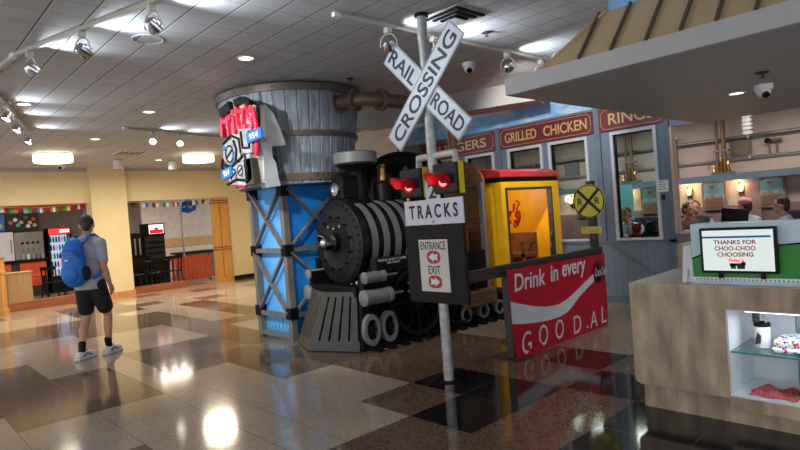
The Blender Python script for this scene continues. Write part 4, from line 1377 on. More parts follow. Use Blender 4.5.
B().prism([(-0.03, -0.12), (0.035, -0.12), (0.045, 0.0), (0.015, 0.06), (0.015, 0.12), (-0.015, 0.12), (-0.015, 0.06), (-0.04, 0.0)], (-3.446, c.y - 0.05, c.z), (0, 1, 0), (0, 0, 1), 0.003).out('dark_bottle', M['black'], bc)
text('badge_lettering', 'Coca-Cola', 0.27, 0.10, (-3.441, c.y + 0.005, c.z), FACE_PX, M['white'], bc, 0.001, shear=0.3)

# ------------------------------------------------------------------ service counter
KX0, KX1, KY0, KY1, KZ = -1.935, 1.6, 4.04, 4.98, 0.925
NX0, NX1, NZ0, NZ1 = -1.308, 0.6, 0.20, 0.775
t = thing('service_counter', 'wood laminate service counter with a lit display niche', 'counter', (-1.0, 4.5, 0))
f = B()
pr_ = [(KX0, 0.23), (KX0 + 0.012, 0.205), (KX0 + 0.04, 0.19), (NX0, 0.19), (NX0, KZ - 0.001), (KX0, KZ - 0.001)]
f.prism(pr_, (0, KY1, 0), (1, 0, 0), (0, 0, 1), KY1 - KY0)
f.box((NX0, KY0, NZ1), (KX1, KY1, KZ - 0.001))
f.box((NX0, KY0, 0.12), (KX1, KY1, NZ0))
f.box((NX1, KY0, NZ0), (KX1, KY1, NZ1))
f.box((NX0, KY0 + 0.5, NZ0), (NX1, KY1, NZ1))
f.out('body', M['counter_wood'], t)
B().box((KX0, KY0, KZ - 0.001), (KX1, KY1, KZ + 0.001)).out('top', M['counter_top'], t)
B().box((KX0 + 0.02, KY0 + 0.09, 0), (KX1, KY1 - 0.06, 0.189)).out('kick_plinth', M['counter_wood'], t)
f = B()
f.box((NX0 + 0.001, KY0 + 0.012, NZ0 + 0.001), (NX0 + 0.012, KY0 + 0.49, NZ1 - 0.001))
f.box((NX0 + 0.012, KY0 + 0.48, NZ0 + 0.001), (NX1 - 0.001, KY0 + 0.495, NZ1 - 0.001))
f.box((NX0 + 0.012, KY0 + 0.012, NZ0 + 0.001), (NX1 - 0.001, KY0 + 0.48, NZ0 + 0.010))
f.box((NX0 + 0.012, KY0 + 0.012, NZ1 - 0.010), (NX1 - 0.001, KY0 + 0.48, NZ1 - 0.001))
f.out('niche_lining', M['white'], t)
gs = B().box((NX0 + 0.014, KY0 + 0.03, 0.488), (NX1 - 0.01, KY0 + 0.47, 0.496)).out('glass_shelf', M['glass'], t)
B().box((NX0 + 0.014, KY0 + 0.024, 0.486), (NX1 - 0.01, KY0 + 0.0305, 0.498)).out('green_edge', M['glass_edge'], gs)
B().cyl((NX0 + 0.30, KY0 + 0.44, NZ0 + 0.01), (NX0 + 0.30, KY0 + 0.44, NZ1 - 0.01), 0.012, seg=12).out('shelf_upright', M['steel'], t)
lp = B().box((NX0 + 0.1, KY0 + 0.06, NZ1 - 0.022), (NX1 - 0.1, KY0 + 0.09, NZ1 - 0.011)).out('light_strip', M['lamp_cool'], t)
area_lamp('lamp', ((NX0 + NX1) / 2, KY0 + 0.075, NZ1 - 0.025), 4.5, COOL, (1.6, 0.03), t)
# things in the niche
t = thing('drink_canister', 'white canister with a black and chrome pump in the display niche', 'canister', (-1.16, 4.27, 0.497))
B().cyl((-1.16, 4.27, 0.497), (-1.16, 4.27, 0.64), 0.047, seg=28).out('body', M['white'], t, smooth=True)
B().lathe([(0.049, 0), (0.049, 0.018), (0.038, 0.026), (0.038, 0.014)], (-1.16, 4.27, 0.635), seg=28).out('rim', M['black'], t, smooth=True)
B().box((-1.208, 4.24, 0.66), (-1.175, 4.29, 0.762)).out('pump_body', M['dark_grey'], t, bevel=0.006)
B().tube([(-1.14, 4.27, 0.63), (-1.14, 4.27, 0.76)], 0.012, 10).out('chrome_stem', M['chrome'], t, smooth=True)
B().prism([(-0.018, -0.04), (0.015, -0.03), (0.02, 0.02), (0, 0.04), (-0.012, 0.0)], (-1.175, 4.220, 0.56), (1, 0, 0), (0, 0, 1), 0.004).out('dark_print', M['dark_grey'], t)
pm = bpy.data.materials.new('confetti_print')
pm.use_nodes = True
nt = pm.node_tree
v = nt.nodes.new('ShaderNodeTexVoronoi')
v.inputs['Scale'].default_value = 65
tc = nt.nodes.new('ShaderNodeTexCoord')
nt.links.new(tc.outputs['Object'], v.inputs['Vector'])
sp = nt.nodes.new('ShaderNodeSeparateColor')
nt.links.new(v.outputs['Color'], sp.inputs[0])
rp = nt.nodes.new('ShaderNodeValToRGB')
rp.color_ramp.interpolation = 'CONSTANT'
for k, (p_, c_) in enumerate(((0, (240, 240, 240)), (.5, (220, 40, 60)), (.62, (40, 90, 190)), (.74, (240, 240, 240)), (.86, (50, 160, 90)), (.93, (20, 20, 30)))):
    e = rp.color_ramp.elements[k] if k < 2 else rp.color_ramp.elements.new(p_)
    e.position, e.color = p_, lin(c_)
nt.links.new(sp.outputs[0], rp.inputs[0])
nt.links.new(rp.outputs[0], nt.nodes['Principled BSDF'].inputs['Base Color'])
t = thing('folded_shirt', 'white garment with confetti print folded on the glass shelf', 'folded clothes', (-0.87, 4.28, 0.497))
B().box((-1.08, 4.13, 0.4975), (-0.62, 4.42, 0.53)).out('lower_fold', pm, t, bevel=0.012)
B().box((-1.07, 4.14, 0.53), (-0.63, 4.41, 0.575)).out('upper_fold', pm, t, bevel=0.012)
t = thing('red_bandana', 'crumpled red cloth lying on the niche floor', 'cloth', (-1.12, 4.22, 0.21))
vs, fs = [], []
nx, ny = 22, 14
for j in range(ny):
    for i in range(nx):
        u, w_ = i / (nx - 1), j / (ny - 1)
        e = min(u, 1 - u, w_, 1 - w_)
        vs.append((-1.22 + 0.26 * u + 0.012 * math.sin(9 * w_), 4.10 + 0.22 * w_ + 0.01 * math.sin(11 * u), 0.2125 + min(1, e * 7) * (0.022 + 0.010 * math.sin(13 * u + 5 * w_) + 0.007 * math.sin(17 * w_ - 6 * u))))
for j in range(ny - 1):
    for i in range(nx - 1):
        fs.append((j * nx + i, j * nx + i + 1, (j + 1) * nx + i + 1, (j + 1) * nx + i))
k = len(vs)
vs += [(x, y, 0.2112) for x, y, z in vs]
fs += [tuple(a + k for a in q[::-1]) for q in fs]
rim = list(range(nx)) + [j * nx + nx - 1 for j in range(1, ny)] + [(ny - 1) * nx + i for i in range(nx - 2, -1, -1)] + [j * nx for j in range(ny - 2, 0, -1)]
fs += [(rim[i], rim[(i + 1) % len(rim)], rim[(i + 1) % len(rim)] + k, rim[i] + k) for i in range(len(rim))]
B().add(vs, fs).out('cloth', mat('bandana_red', (150, 28, 38), 0.8, var=(196, 96, 96), vscale=45), t, smooth=True)
t = thing('toy_train', 'small black toy locomotive on a wooden strip in the niche', 'toy train', (-0.86, 4.2, 0.21))
B().box((-1.0, 4.16, 0.211), (-0.66, 4.24, 0.224)).out('wooden_strip', M['tan_wood'], t)
B().cyl((-0.95, 4.2, 0.268), (-0.80, 4.2, 0.268), 0.024, seg=16).out('boiler', M['black'], t, smooth=True)
B().box((-0.80, 4.172, 0.236), (-0.73, 4.228, 0.325)).out('cab', M['black'], t)
B().box((-0.96, 4.178, 0.232), (-0.72, 4.222, 0.246)).out('chassis', M['black'], t)
B().lathe([(0.008, 0), (0.008, 0.04), (0.015, 0.055)], (-0.925, 4.2, 0.288), seg=12).out('chimney', M['black'], t)
for x in (-0.93, -0.88, -0.83, -0.77):
    B().cyl((x, 4.168, 0.243), (x, 4.232, 0.243), 0.018, seg=14).out('wheel', M['dark_grey'], t)
# sign box
t = thing('screen_sign_box', 'green and pale blue counter sign with a thank you screen', 'sign', (-1.2, 4.2, 0.926))
f = B()
f.box((-1.515, 4.125, 0.926), (-0.45, 4.30, 1.33))
f.out('box', mat('box_pale', (196, 214, 222), 0.45), t)
hill = [(-1.514, 0.955), (-0.451, 0.955), (-0.451, 1.0)]
for k in range(25):
    s = k / 24
    x = -0.451 - 1.063 * s
    z = 1.10 + 0.10 * math.sin(s * 3.2 + 0.1) + 0.02 * math.sin(s * 9)
    hill.append((x, z))
B().prism(hill, (0, 4.1255, 0), (1, 0, 0), (0, 0, 1), 0.004).out('green_hill', M['green'], t)
f = B()
pts = [(x, 4.119, z + 0.004) for x, z in hill[3:]]
f.tube(pts, 0.005, 6)
f.out('hill_outline', M['black'], t)
f = B()
for k in range(44):
    x = -1.51 + 0.0242 * k
    f.box((x, 4.117, 0.945), (x + 0.014, 4.1245, 0.968))
f.box((-1.514, 4.119, 0.962), (-0.45, 4.1245, 0.972))
f.out('white_toothed_strip', M['white'], t)
sc = B().box((-1.445, 4.085, 1.005), (-1.0, 4.118, 1.302)).out('screen_frame', M['black'], t, bevel=0.003)
B().box((-1.428, 4.082, 1.022), (-1.017, 4.0855, 1.286)).out('screen', M['screen'], sc)
B().box((-1.428, 4.0805, 1.235), (-1.03, 4.0825, 1.248)).out('blue_bar', M['bag_blue'], sc)
scr = mat('screen_red', (186, 44, 40), 0.5)
for s_, z, w in (('THANKS FOR', 1.208, 0.25), ('CHOO-CHOO', 1.168, 0.24), ('CHOOSING', 1.128, 0.21)):
    text('screen_text', s_, w, 0.029, (-1.235, 4.0815, z), FACE_NY, scr, sc, 0.0005, bold=0.025)
text('screen_text', "Fritz's", 0.09, 0.026, (-1.23, 4.0815, 1.09), FACE_NY, M['tv_red'], sc, 0.0005, bold=0.03, shear=0.15)
f = B()
for x, z, w, h in ((-1.225, 1.062, 0.09, 0.018), (-1.25, 1.05, 0.03, 0.03), (-1.205, 1.045, 0.045, 0.022), (-1.19, 1.07, 0.025, 0.02)):
    f.box((x - w / 2, 4.0805, z - h / 2), (x + w / 2, 4.082, z + h / 2))
f.out('screen_train_logo', M['dark_grey'], sc)
for x in (-1.335, -1.09):
    B().box((x - 0.012, 4.10, 0.968), (x + 0.012, 4.12, 1.006)).out('screen_leg', M['black'], t)
# acrylic holder
t = thing('card_holder', 'white folded card holder standing left of the counter screen', 'card holder', (-1.56, 4.22, 0.926))
f = B()
P4 = [(-1.605, 0.926), (-1.575, 0.926), (-1.565, 1.02), (-1.555, 1.02), (-1.545, 0.926), (-1.525, 0.926), (-1.535, 1.18), (-1.585, 1.18)]
f.prism(P4, (0, 4.175, 0), (1, 0, 0), (0, 0, 1), 0.01)
f.out('front_card', M['white'], t)
B().prism([(0, 0.926), (0.09, 0.926), (0.08, 1.17), (0.07, 1.18)], (-1.58, 4.176, 0), (0, 1, 0), (0, 0, 1), 0.04).out('side_card', M['white'], t)
t = thing('back_counter', 'raised wood end panel behind the service counter', 'counter', (-1.7, 5.2, 0))
f = B()
f.box((-1.955, 5.0, 0), (-1.80, 5.35, 1.12))
f.out('end_panel', M['counter_wood'], t)
B().box((-1.80, 5.02, 0), (-0.4, 5.33, 0.6)).out('body', M['counter_wood'], t)


# ------------------------------------------------------------------ people
def voxel(o, size, it=4):
    r = o.modifiers.new('remesh', 'REMESH')
    r.mode = 'VOXEL'
    r.voxel_size = size
    r.use_smooth_shade = True
    k = o.modifiers.new('smooth', 'SMOOTH')
    k.factor = 0.5
    k.iterations = it
    return o

class Fig:
    """local frame: f forward, s to the figure's right, z up"""
    def __init__(s, loc, heading):
        s.o = Vector(loc)
        h = Vector((heading[0], heading[1], 0)).normalized()
        s.h, s.r = h, Vector((h.y, -h.x, 0))
    def P(s, f, r, z):
        return s.o + s.h * f + s.r * r + Vector((0, 0, z))
    def mat3(s):
        return Matrix((s.r, s.h, Vector((0, 0, 1)))).transposed()

def limb(b, G, pts, seg=14):
    """pts: (f, s, z, radius); tapered capsule chain"""
    P = [G.P(*p[:3]) for p in pts]
    for i in range(len(P) - 1):
        d = P[i + 1] - P[i]
        b.lathe([(pts[i][3], 0), (pts[i + 1][3], d.length)], P[i], d, seg)
    for p, q in zip(P, pts):
        b.sph(p, q[3], 14, 10)
    return b

def ell(b, G, f, r, z, a, yaw=0, pitch=0):
    Mx = G.mat3() @ Matrix.Rotation(yaw, 3, 'Z') @ Matrix.Rotation(pitch, 3, 'X')
    b.sph(G.P(f, r, z), (a[0], a[1], a[2]), 20, 14, M=Mx)
    return b

def hand(b, G, w, d, side, curl=0.35):
    """palm and five fingers; w wrist, d direction of the hand (local), side +1 right / -1 left"""
    w, d = Vector(w), Vector(d).normalized()
    fw = Vector((1, 0, 0))
    fw = (fw - d * fw.dot(d)).normalized()
    inn = Vector((0, -side, 0))
    inn = (inn - d * inn.dot(d) - fw * inn.dot(fw)).normalized()
    L = lambda p, r: (p.x, p.y, p.z, r)
    for k in range(4):
        a = w + d * 0.01 + fw * (k - 1.5) * 0.012
        c = w + d * 0.095 + fw * (k - 1.5) * 0.021
        limb(b, G, [L(a, 0.015), L(c, 0.0125)], 10)
        ln = (0.066, 0.078, 0.083, 0.074)[k]
        p = c
        dd = d.copy()
        pts = [L(p, 0.0105)]
        for j in range(3):
            dd = (dd + inn * curl * 0.8 + fw * (0.05 if k > 1 else -0.02)).normalized()
            p = p + dd * ln * (0.45, 0.32, 0.23)[j]
            pts.append(L(p, (0.0098, 0.009, 0.0078)[j]))
        limb(b, G, pts, 10)
    a = w + d * 0.03 + fw * 0.022
    c = a + d * 0.035 + fw * 0.03 + inn * 0.012
    e = c + d * 0.032 + fw * 0.008 + inn * 0.012
    limb(b, G, [L(a, 0.016), L(c, 0.0125), L(e, 0.0095)], 10)

# the walking visitor
ML = (-8.28, 2.10, 0)
t = thing('person', 'person in grey t-shirt and black shorts walking away with a blue backpack', 'person', ML)
G = Fig(ML, (-0.60, 0.80))
b = B()
HP = 0.955
LHIP, RHIP = (0.0, -0.095, HP), (0.0, 0.095, HP)
LK, LA = (0.01, -0.10, 0.515), (-0.15, -0.085, 0.10)
RK, RA = (0.16, 0.10, 0.525), (0.15, 0.085, 0.095)
limb(b, G, [LHIP + (0.088,), (0.005, -0.1, 0.74, 0.078), LK + (0.054,)])
limb(b, G, [LK + (0.054,), (-0.07, -0.098, 0.38, 0.056), (-0.11, -0.09, 0.24, 0.043), LA + (0.036,)])
limb(b, G, [RHIP + (0.088,), (0.08, 0.1, 0.74, 0.078), RK + (0.054,)])
limb(b, G, [RK + (0.054,), (0.14, 0.1, 0.39, 0.056), (0.145, 0.09, 0.25, 0.043), RA + (0.036,)])
for A, yaw in ((LA, 0.05), (RA, -0.08)):
    limb(b, G, [A[:2] + (0.06, 0.04), (A[0] + 0.13, A[1] + 0.01, 0.045, 0.035), (A[0] + 0.18, A[1] + 0.01, 0.04, 0.028)])
    limb(b, G, [(A[0] - 0.04, A[1], 0.05, 0.035), (A[0] + 0.05, A[1], 0.05, 0.04)])
ell(b, G, 0, 0, 0.99, (0.165, 0.115, 0.13))
ell(b, G, 0.01, 0, 1.18, (0.155, 0.105, 0.2))
ell(b, G, 0.0, 0, 1.38, (0.185, 0.115, 0.17))
limb(b, G, [(-0.01, -0.17, 1.50, 0.06), (-0.005, 0, 1.53, 0.075), (-0.01, 0.17, 1.50, 0.06)])
limb(b, G, [(-0.01, 0, 1.52, 0.062), (0.015, 0, 1.62, 0.056)])
# arms
RS, RE, RW = (-0.01, 0.205, 1.485), (-0.035, 0.245, 1.20), (0.04, 0.255, 0.95)
LS, LE, LW = (-0.01, -0.205, 1.485), (0.03, -0.245, 1.20), (0.20, -0.22, 1.02)
for Sh, El, Wr, sd in ((RS, RE, RW, 1), (LS, LE, LW, -1)):
    limb(b, G, [Sh + (0.062,), ((Sh[0] + El[0]) / 2, (Sh[1] + El[1]) / 2, (Sh[2] + El[2]) / 2, 0.052), El + (0.042,)])
    limb(b, G, [El + (0.042,), ((El[0] * .65 + Wr[0] * .35), (El[1] * .65 + Wr[1] * .35), (El[2] * .65 + Wr[2] * .35), 0.043), Wr + (0.027,)])
    dv = Vector(Wr) - Vector(El)
    hand(b, G, Wr, dv + Vector((0.02, 0, 0)), sd, 0.5)
# head
hy = -0.45
HC = (0.03, 0, 1.735)
Rz = Matrix.Rotation(-hy, 3, 'Z')
def hp(x, f, z):
    v = Rz @ Vector((x, f, z))
    return (HC[0] + v.y, HC[1] + v.x, HC[2] + z)
ell(b, G, *hp(0, -0.01, 0.02), (0.074, 0.095, 0.105), yaw=hy)
ell(b, G, *hp(0, 0.03, -0.055), (0.055, 0.062, 0.065), yaw=hy)
limb(b, G, [hp(0, 0.088, 0.012) + (0.011,), hp(0, 0.104, -0.02) + (0.014,)])
ell(b, G, *hp(0, 0.085, -0.055), (0.025, 0.012, 0.008))
ell(b, G, *hp(0, 0.08, -0.068), (0.022, 0.012, 0.008))
ell(b, G, *hp(0, 0.07, -0.105), (0.024, 0.022, 0.02))
for sd in (-1, 1):
    ell(b, G, *hp(sd * 0.076, -0.01, -0.01), (0.012, 0.024, 0.034), yaw=hy)
    ell(b, G, *hp(sd * 0.03, 0.078, 0.03), (0.02, 0.012, 0.008))
bd = b.out('body', M['skin'], t)
voxel(bd, 0.0065, 3)
for sd in (-1, 1):
    b = B()
    ell(b, G, *hp(sd * 0.03, 0.078, 0.012), (0.011, 0.009, 0.008))
    b.out('eye', M['white'], t, smooth=True)
b = B()
ell(b, G, *hp(0, -0.022, 0.045), (0.082, 0.094, 0.095), yaw=hy)
ell(b, G, *hp(0, -0.055, -0.005), (0.072, 0.06, 0.075), yaw=hy)
ell(b, G, *hp(0, 0.05, 0.09), (0.055, 0.045, 0.04), yaw=hy)
for sd in (-1, 1):
    ell(b, G, *hp(sd * 0.072, 0.012, 0.02), (0.012, 0.02, 0.035), yaw=hy)
voxel(b.out('hair', M['hair'], t), 0.009, 2)
# shirt
b = B()
ell(b, G, 0, 0, 1.03, (0.185, 0.135, 0.12))
ell(b, G, 0.01, 0, 1.19, (0.178, 0.128, 0.22))
ell(b, G, 0.0, 0, 1.38, (0.205, 0.135, 0.175))
limb(b, G, [(-0.01, -0.175, 1.495, 0.072), (-0.005, 0, 1.53, 0.085), (-0.01, 0.175, 1.495, 0.072)])
for Sh, El in ((RS, RE), (LS, LE)):
    m1 = tuple(Sh[i] * 0.3 + El[i] * 0.7 for i in range(3))
    limb(b, G, [Sh + (0.076,), m1 + (0.068,)])
b.lathe([(0.185, 0), (0.19, 0.14)], G.P(0.0, 0, 0.90), (0, 0, 1), 24)
sh = b.out('t_shirt', M['shirt_grey'], t)
voxel(sh, 0.010, 3)
b = B()
b.ring(G.P(0.005, 0, 1.575), (G.h * 0.15 + Vector((0, 0, 1))), 0.058, 0.075, 0.02, 24)
b.out('collar', M['shirt_grey'], t, smooth=True)
# shorts
b = B()
ell(b, G, 0, 0, 0.95, (0.18, 0.135, 0.13))
for Hq, K in ((LHIP, LK), (RHIP, RK)):
    m1 = tuple(Hq[i] * 0.28 + K[i] * 0.72 for i in range(3))
    limb(b, G, [Hq + (0.115,), m1 + (0.10,)])
voxel(b.out('shorts', M['shorts'], t), 0.011, 3)
# socks and shoes
for A in (LA, RA):
    b = B()
    limb(b, G, [(A[0], A[1], 0.105, 0.043), (A[0] * 0.9, A[1], 0.20, 0.047)])
    b.out('sock', M['black'], t, smooth=True)
    b = B()
    a0, s0 = A[0], A[1]
    limb(b, G, [(a0 - 0.06, s0, 0.065, 0.045), (a0 + 0.03, s0, 0.075, 0.052), (a0 + 0.12, s0 + 0.01, 0.058, 0.048), (a0 + 0.185, s0 + 0.01, 0.05, 0.036)])
    so = voxel(b.out('shoe', M['white'], t), 0.008, 3)
    b = B()
    out_ = [(-0.115, -0.035), (-0.10, 0.045), (0.02, 0.055), (0.14, 0.065), (0.215, 0.04), (0.235, 0.0), (0.20, -0.035), (0.08, -0.045), (-0.06, -0.05)]
    b.prism([(s0 + r_, a0 + f_) for f_, r_ in out_][::-1], G.P(0, 0, 0.003), G.r, G.h, 0.03)
    b.out('sole', M['sole'], so, bevel=0.008)
    b = B()
    for k in range(4):
        p, q = G.P(a0 + 0.04 + 0.025 * k, s0 - 0.028, 0.122 - 0.011 * k), G.P(a0 + 0.04 + 0.025 * k, s0 + 0.032, 0.122 - 0.011 * k)
        b.tube([p, (p + q) / 2 + Vector((0, 0, 0.012)), q], 0.005, 6)
    b.tube([G.P(a0 + 0.10, s0 + 0.058, 0.05), G.P(a0 + 0.03, s0 + 0.056, 0.085), G.P(a0 - 0.03, s0 + 0.052, 0.06)], 0.008, 6)
    b.out('laces_and_stripe', M['black'], so)
# backpack, worn on the back
bp_ = thing('backpack', 'bright blue backpack worn by the walking person', 'backpack', (ML[0], ML[1], 1.2))
b = B()
ell(b, G, -0.245, -0.01, 1.28, (0.15, 0.11, 0.30))
ell(b, G, -0.25, -0.01, 1.12, (0.165, 0.12, 0.17))
ell(b, G, -0.225, -0.01, 1.44, (0.125, 0.085, 0.15))
voxel(b.out('pack', M['bag_blue'], bp_), 0.010, 6)
b = B()
ell(b, G, -0.325, -0.01, 1.13, (0.125, 0.06, 0.13))
ell(b, G, -0.31, -0.01, 1.22, (0.11, 0.055, 0.1))
voxel(b.out('front_pocket', M['bag_blue'], bp_), 0.010, 6)
b = B()
ell(b, G, -0.22, 0.13, 1.12, (0.035, 0.085, 0.10))
voxel(b.out('side_mesh_pocket', M['bag_dark'], bp_), 0.010, 3)
for sd in (-1, 1):
    b = B()
    b.tube([G.P(-0.17, sd * 0.075, 1.50), G.P(-0.08, sd * 0.10, 1.597), G.P(0.0, sd * 0.115, 1.605), G.P(0.09, sd * 0.125, 1.545), G.P(0.15, sd * 0.135, 1.42), G.P(0.13, sd * 0.17, 1.26), G.P(0.0, sd * 0.215, 1.13), G.P(-0.13, sd * 0.17, 1.05)], 0.022, 8)
    b.out('shoulder_strap', M['bag_blue'], bp_, smooth=True)
b = B()
b.tube([G.P(-0.19, -0.03, 1.555), G.P(-0.2, -0.02, 1.60), G.P(-0.2, 0.02, 1.60), G.P(-0.19, 0.03, 1.555)], 0.009, 8)
b.out('grab_loop', M['bag_dark'], bp_, smooth=True)
b = B()
b.tube([G.P(-0.30 - 0.06 * math.cos(a), -0.01 + 0.14 * math.sin(a), 1.3 + 0.13 * math.cos(a * 0.9)) for a in [-1.5 + 0.25 * k for k in range(13)]], 0.005, 6)
b.out('zip', M['bag_dark'], bp_)
b = B()
ell(b, G, -0.368, -0.01, 1.30, (0.028, 0.012, 0.014))
b.out('white_badge', M['white'], bp_)

# seated guests in the restaurant
def guest(x, y, heading, label, shirt, hairc, cap=None, lean=0.12, hz=0.0):
    loc = (x, y, 0)
    t = thing('person', label, 'person', loc)
    G = Fig(loc, heading)
    b = B()
    for sd in (-1, 1):
        limb(b, G, [(-0.02, sd * 0.09, 0.52, 0.085), (0.40, sd * 0.10, 0.52, 0.058)])
        limb(b, G, [(0.40, sd * 0.10, 0.52, 0.056), (0.27, sd * 0.10, 0.10, 0.04)])
        limb(b, G, [(0.25, sd * 0.10, 0.045, 0.036), (0.42, sd * 0.11, 0.035, 0.03)])
    ell(b, G, 0, 0, 0.55, (0.165, 0.12, 0.12))
    ell(b, G, lean * 0.4, 0, 0.76, (0.155, 0.108, 0.2))
    ell(b, G, lean, 0, 0.95, (0.18, 0.112, 0.16))
    limb(b, G, [(lean, -0.165, 1.04, 0.058), (lean, 0, 1.07, 0.07), (lean, 0.165, 1.04, 0.058)])
    limb(b, G, [(lean, 0, 1.06, 0.058), (lean + 0.03, 0, 1.16, 0.052)])
    hc = (lean + 0.05, 0, 1.265)
    ell(b, G, hc[0] - 0.01, 0, hc[2] + 0.02, (0.074, 0.094, 0.104))
    ell(b, G, hc[0] + 0.03, 0, hc[2] - 0.055, (0.054, 0.06, 0.062))
    limb(b, G, [(hc[0] + 0.088, 0, hc[2] + 0.01, 0.011), (hc[0] + 0.105, 0, hc[2] - 0.02, 0.014)])
    ell(b, G, hc[0] + 0.082, 0, hc[2] - 0.06, (0.024, 0.012, 0.009))
    for sd in (-1, 1):
        ell(b, G, hc[0] - 0.01, sd * 0.076, hc[2] - 0.01, (0.012, 0.024, 0.032))
        limb(b, G, [(lean, sd * 0.2, 1.02, 0.056), (lean + 0.06, sd * 0.24, 0.80, 0.042)])
        limb(b, G, [(lean + 0.06, sd * 0.24, 0.80, 0.042), (lean + 0.28, sd * 0.15, 0.79, 0.028)])
        hand(b, G, (lean + 0.28, sd * 0.15, 0.79), (1, -sd * 0.25, -0.03), sd, 0.4)
    voxel(b.out('body', M['skin'], t), 0.0105, 2)
    for sd in (-1, 1):
        e = B()
        ell(e, G, hc[0] + 0.079, sd * 0.03, hc[2] + 0.014, (0.011, 0.009, 0.008))
        e.out('eye', M['sign_black'], t)
    b = B()
    ell(b, G, lean * 0.4, 0, 0.74, (0.178, 0.128, 0.21))
    ell(b, G, lean, 0, 0.95, (0.198, 0.13, 0.165))
    limb(b, G, [(lean, -0.175, 1.035, 0.07), (lean, 0, 1.065, 0.08), (lean, 0.175, 1.035, 0.07)])
    for sd in (-1, 1):
        limb(b, G, [(lean, sd * 0.2, 1.02, 0.07), (lean + 0.045, sd * 0.235, 0.86, 0.062)])
    voxel(b.out('shirt', shirt, t), 0.013, 3)
    b = B()
    for sd in (-1, 1):
        limb(b, G, [(-0.02, sd * 0.09, 0.52, 0.105), (0.41, sd * 0.10, 0.52, 0.075)])
        limb(b, G, [(0.41, sd * 0.10, 0.52, 0.073), (0.28, sd * 0.10, 0.14, 0.058)])
    ell(b, G, 0, 0, 0.56, (0.178, 0.135, 0.13))
    voxel(b.out('trousers', M['shorts'], t), 0.013, 3)
    b = B()
    ell(b, G, hc[0] - 0.022, 0, hc[2] + 0.04, (0.082, 0.093, 0.093))
    ell(b, G, hc[0] - 0.055, 0, hc[2] - 0.01, (0.072, 0.058, 0.085))
    voxel(b.out('hair', hairc, t), 0.010, 2)
    if cap:
        b = B()
        vs = []
        ell(b, G, hc[0] - 0.012, 0, hc[2] + 0.07, (0.092, 0.106, 0.075))
        b.prism([(0.075 * math.sin(a), hc[0] + 0.07 + 0.10 * math.cos(a)) for a in [-1.5 + 0.3 * k for k in range(11)]], G.P(0, 0, hc[2] + 0.055), G.r, G.h, 0.012)
        voxel(b.out('cap', cap, t), 0.007, 2)
    return t
shirt_p = mat('shirt_pale', (196, 206, 214), 0.8)
shirt_d = mat('shirt_dark', (48, 50, 58), 0.8)
shirt_b = mat('shirt_brown', (92, 70, 58), 0.8)
cap_p = mat('cap_pink', (226, 140, 146), 0.7)
hair_b = mat('hair_brown', (86, 56, 38), 0.6)
guest(-2.72, 10.05, (-0.9, 0.35), 'person in a pink cap and pale shirt seated in the restaurant', shirt_p, hair_b, cap_p)
guest(-2.13, 9.75, (-0.9, -0.2), 'person in a pale blue grey shirt seated at the right picture edge', mat('shirt_blue', (140, 160, 180), 0.8), M['hair'])
guest(-3.95, 10.35, (0.9, -0.3), 'dark haired person in a brown shirt seated nearest the facade corner', shirt_b, M['hair'])
guest(-4.0, 11.25, (0.3, -1), 'person in a dark shirt seated below the left train picture', shirt_d, hair_b)
guest(-4.55, 9.75, (0.0, -1), 'person in a pale shirt seated behind the right facade window', shirt_p, hair_b)

# ------------------------------------------------------------------ restaurant fittings
def picture(x, label):
    t = thing('arched_picture', label, 'wall picture', (x, 11.97, 1.5), 'train window pictures')
    P = [(-0.215, 1.18), (0.215, 1.18)]
    Q = [(-0.175, 1.22), (0.175, 1.22)]
    for k in range(13):
        a = PI * k / 12
        ca, sa = math.cos(a), math.sin(a)
        e = lambda v: math.copysign(abs(v) ** 0.5, v)
        P.append((0.215 * e(ca), 1.64 + 0.10 * e(sa)))
        Q.append((0.175 * e(ca), 1.62 + 0.08 * e(sa)))
    B().prism(P, (x, 11.955, 0), (1, 0, 0), (0, 0, 1), 0.05).out('frame', M['mauve'], t)
    B().prism(Q, (x, 11.903, 0), (1, 0, 0), (0, 0, 1), 0.003).out('sky_image', M['picture_sky'], t)
    f = B()
    for k, (dx, w, h) in enumerate(((-.11, .09, .15), (-.02, .07, .18), (.06, .08, .13), (.13, .05, .16))):
        f.box((x + dx - w / 2, 11.894, 1.225), (x + dx + w / 2, 11.899, 1.30 + h))
    f.out('dark_skyline', M['mauve'], t)
    f = B()
    f.box((x - 0.06, 11.894, 1.60), (x + 0.02, 11.899, 1.635))
    f.out('red_patch', M['orange'], t)
    B().box((x + 0.02, 11.893, 1.60), (x + 0.11, 11.8985, 1.63)).out('gold_patch', M['gold'], t)
    B().box((x - 0.17, 11.892, 1.225), (x + 0.17, 11.8965, 1.40)).out('brown_ground', M['pipe_brown'], t)
picture(-3.90, 'arched blue sky picture on the restaurant wall left of the sconce')
picture(-2.94, 'arched blue sky picture on the restaurant wall near the right picture edge')
picture(-5.10, 'arched blue sky picture seen through the rightmost facade window')
picture(-6.60, 'arched blue sky picture seen through the second facade window')
def sconce(x, label):
    t = thing('wall_sconce', label, 'wall lamp', (x, 11.95, 1.58), 'warm wall sconces')
    B().box((x - 0.05, 11.965, 1.44), (x + 0.05, 11.995, 1.66)).out('back_plate', M['brass'], t)
    B().lathe([(0.03, 0), (0.045, 0.04), (0.05, 0.11)], (x, 11.92, 1.50), seg=20).out('shade', M['sconce_glow'], t, smooth=True)
    point_lamp('lamp', (x, 11.80, 1.62), 5.0, (1, 0.75, 0.45), 0.06, t)
sconce(-4.36, 'glowing wall sconce left of the first arched picture')
sconce(-3.44, 'glowing wall sconce between the two arched pictures')
sconce(-6.95, 'glowing wall sconce seen through the window above the yellow sign')
sconce(-5.62, 'glowing wall sconce seen through the rightmost facade window')
t = thing('wall_pilaster', 'mauve pilaster on the restaurant wall between the sconce and right picture', 'pilaster', (-3.24, 11.93, 0))
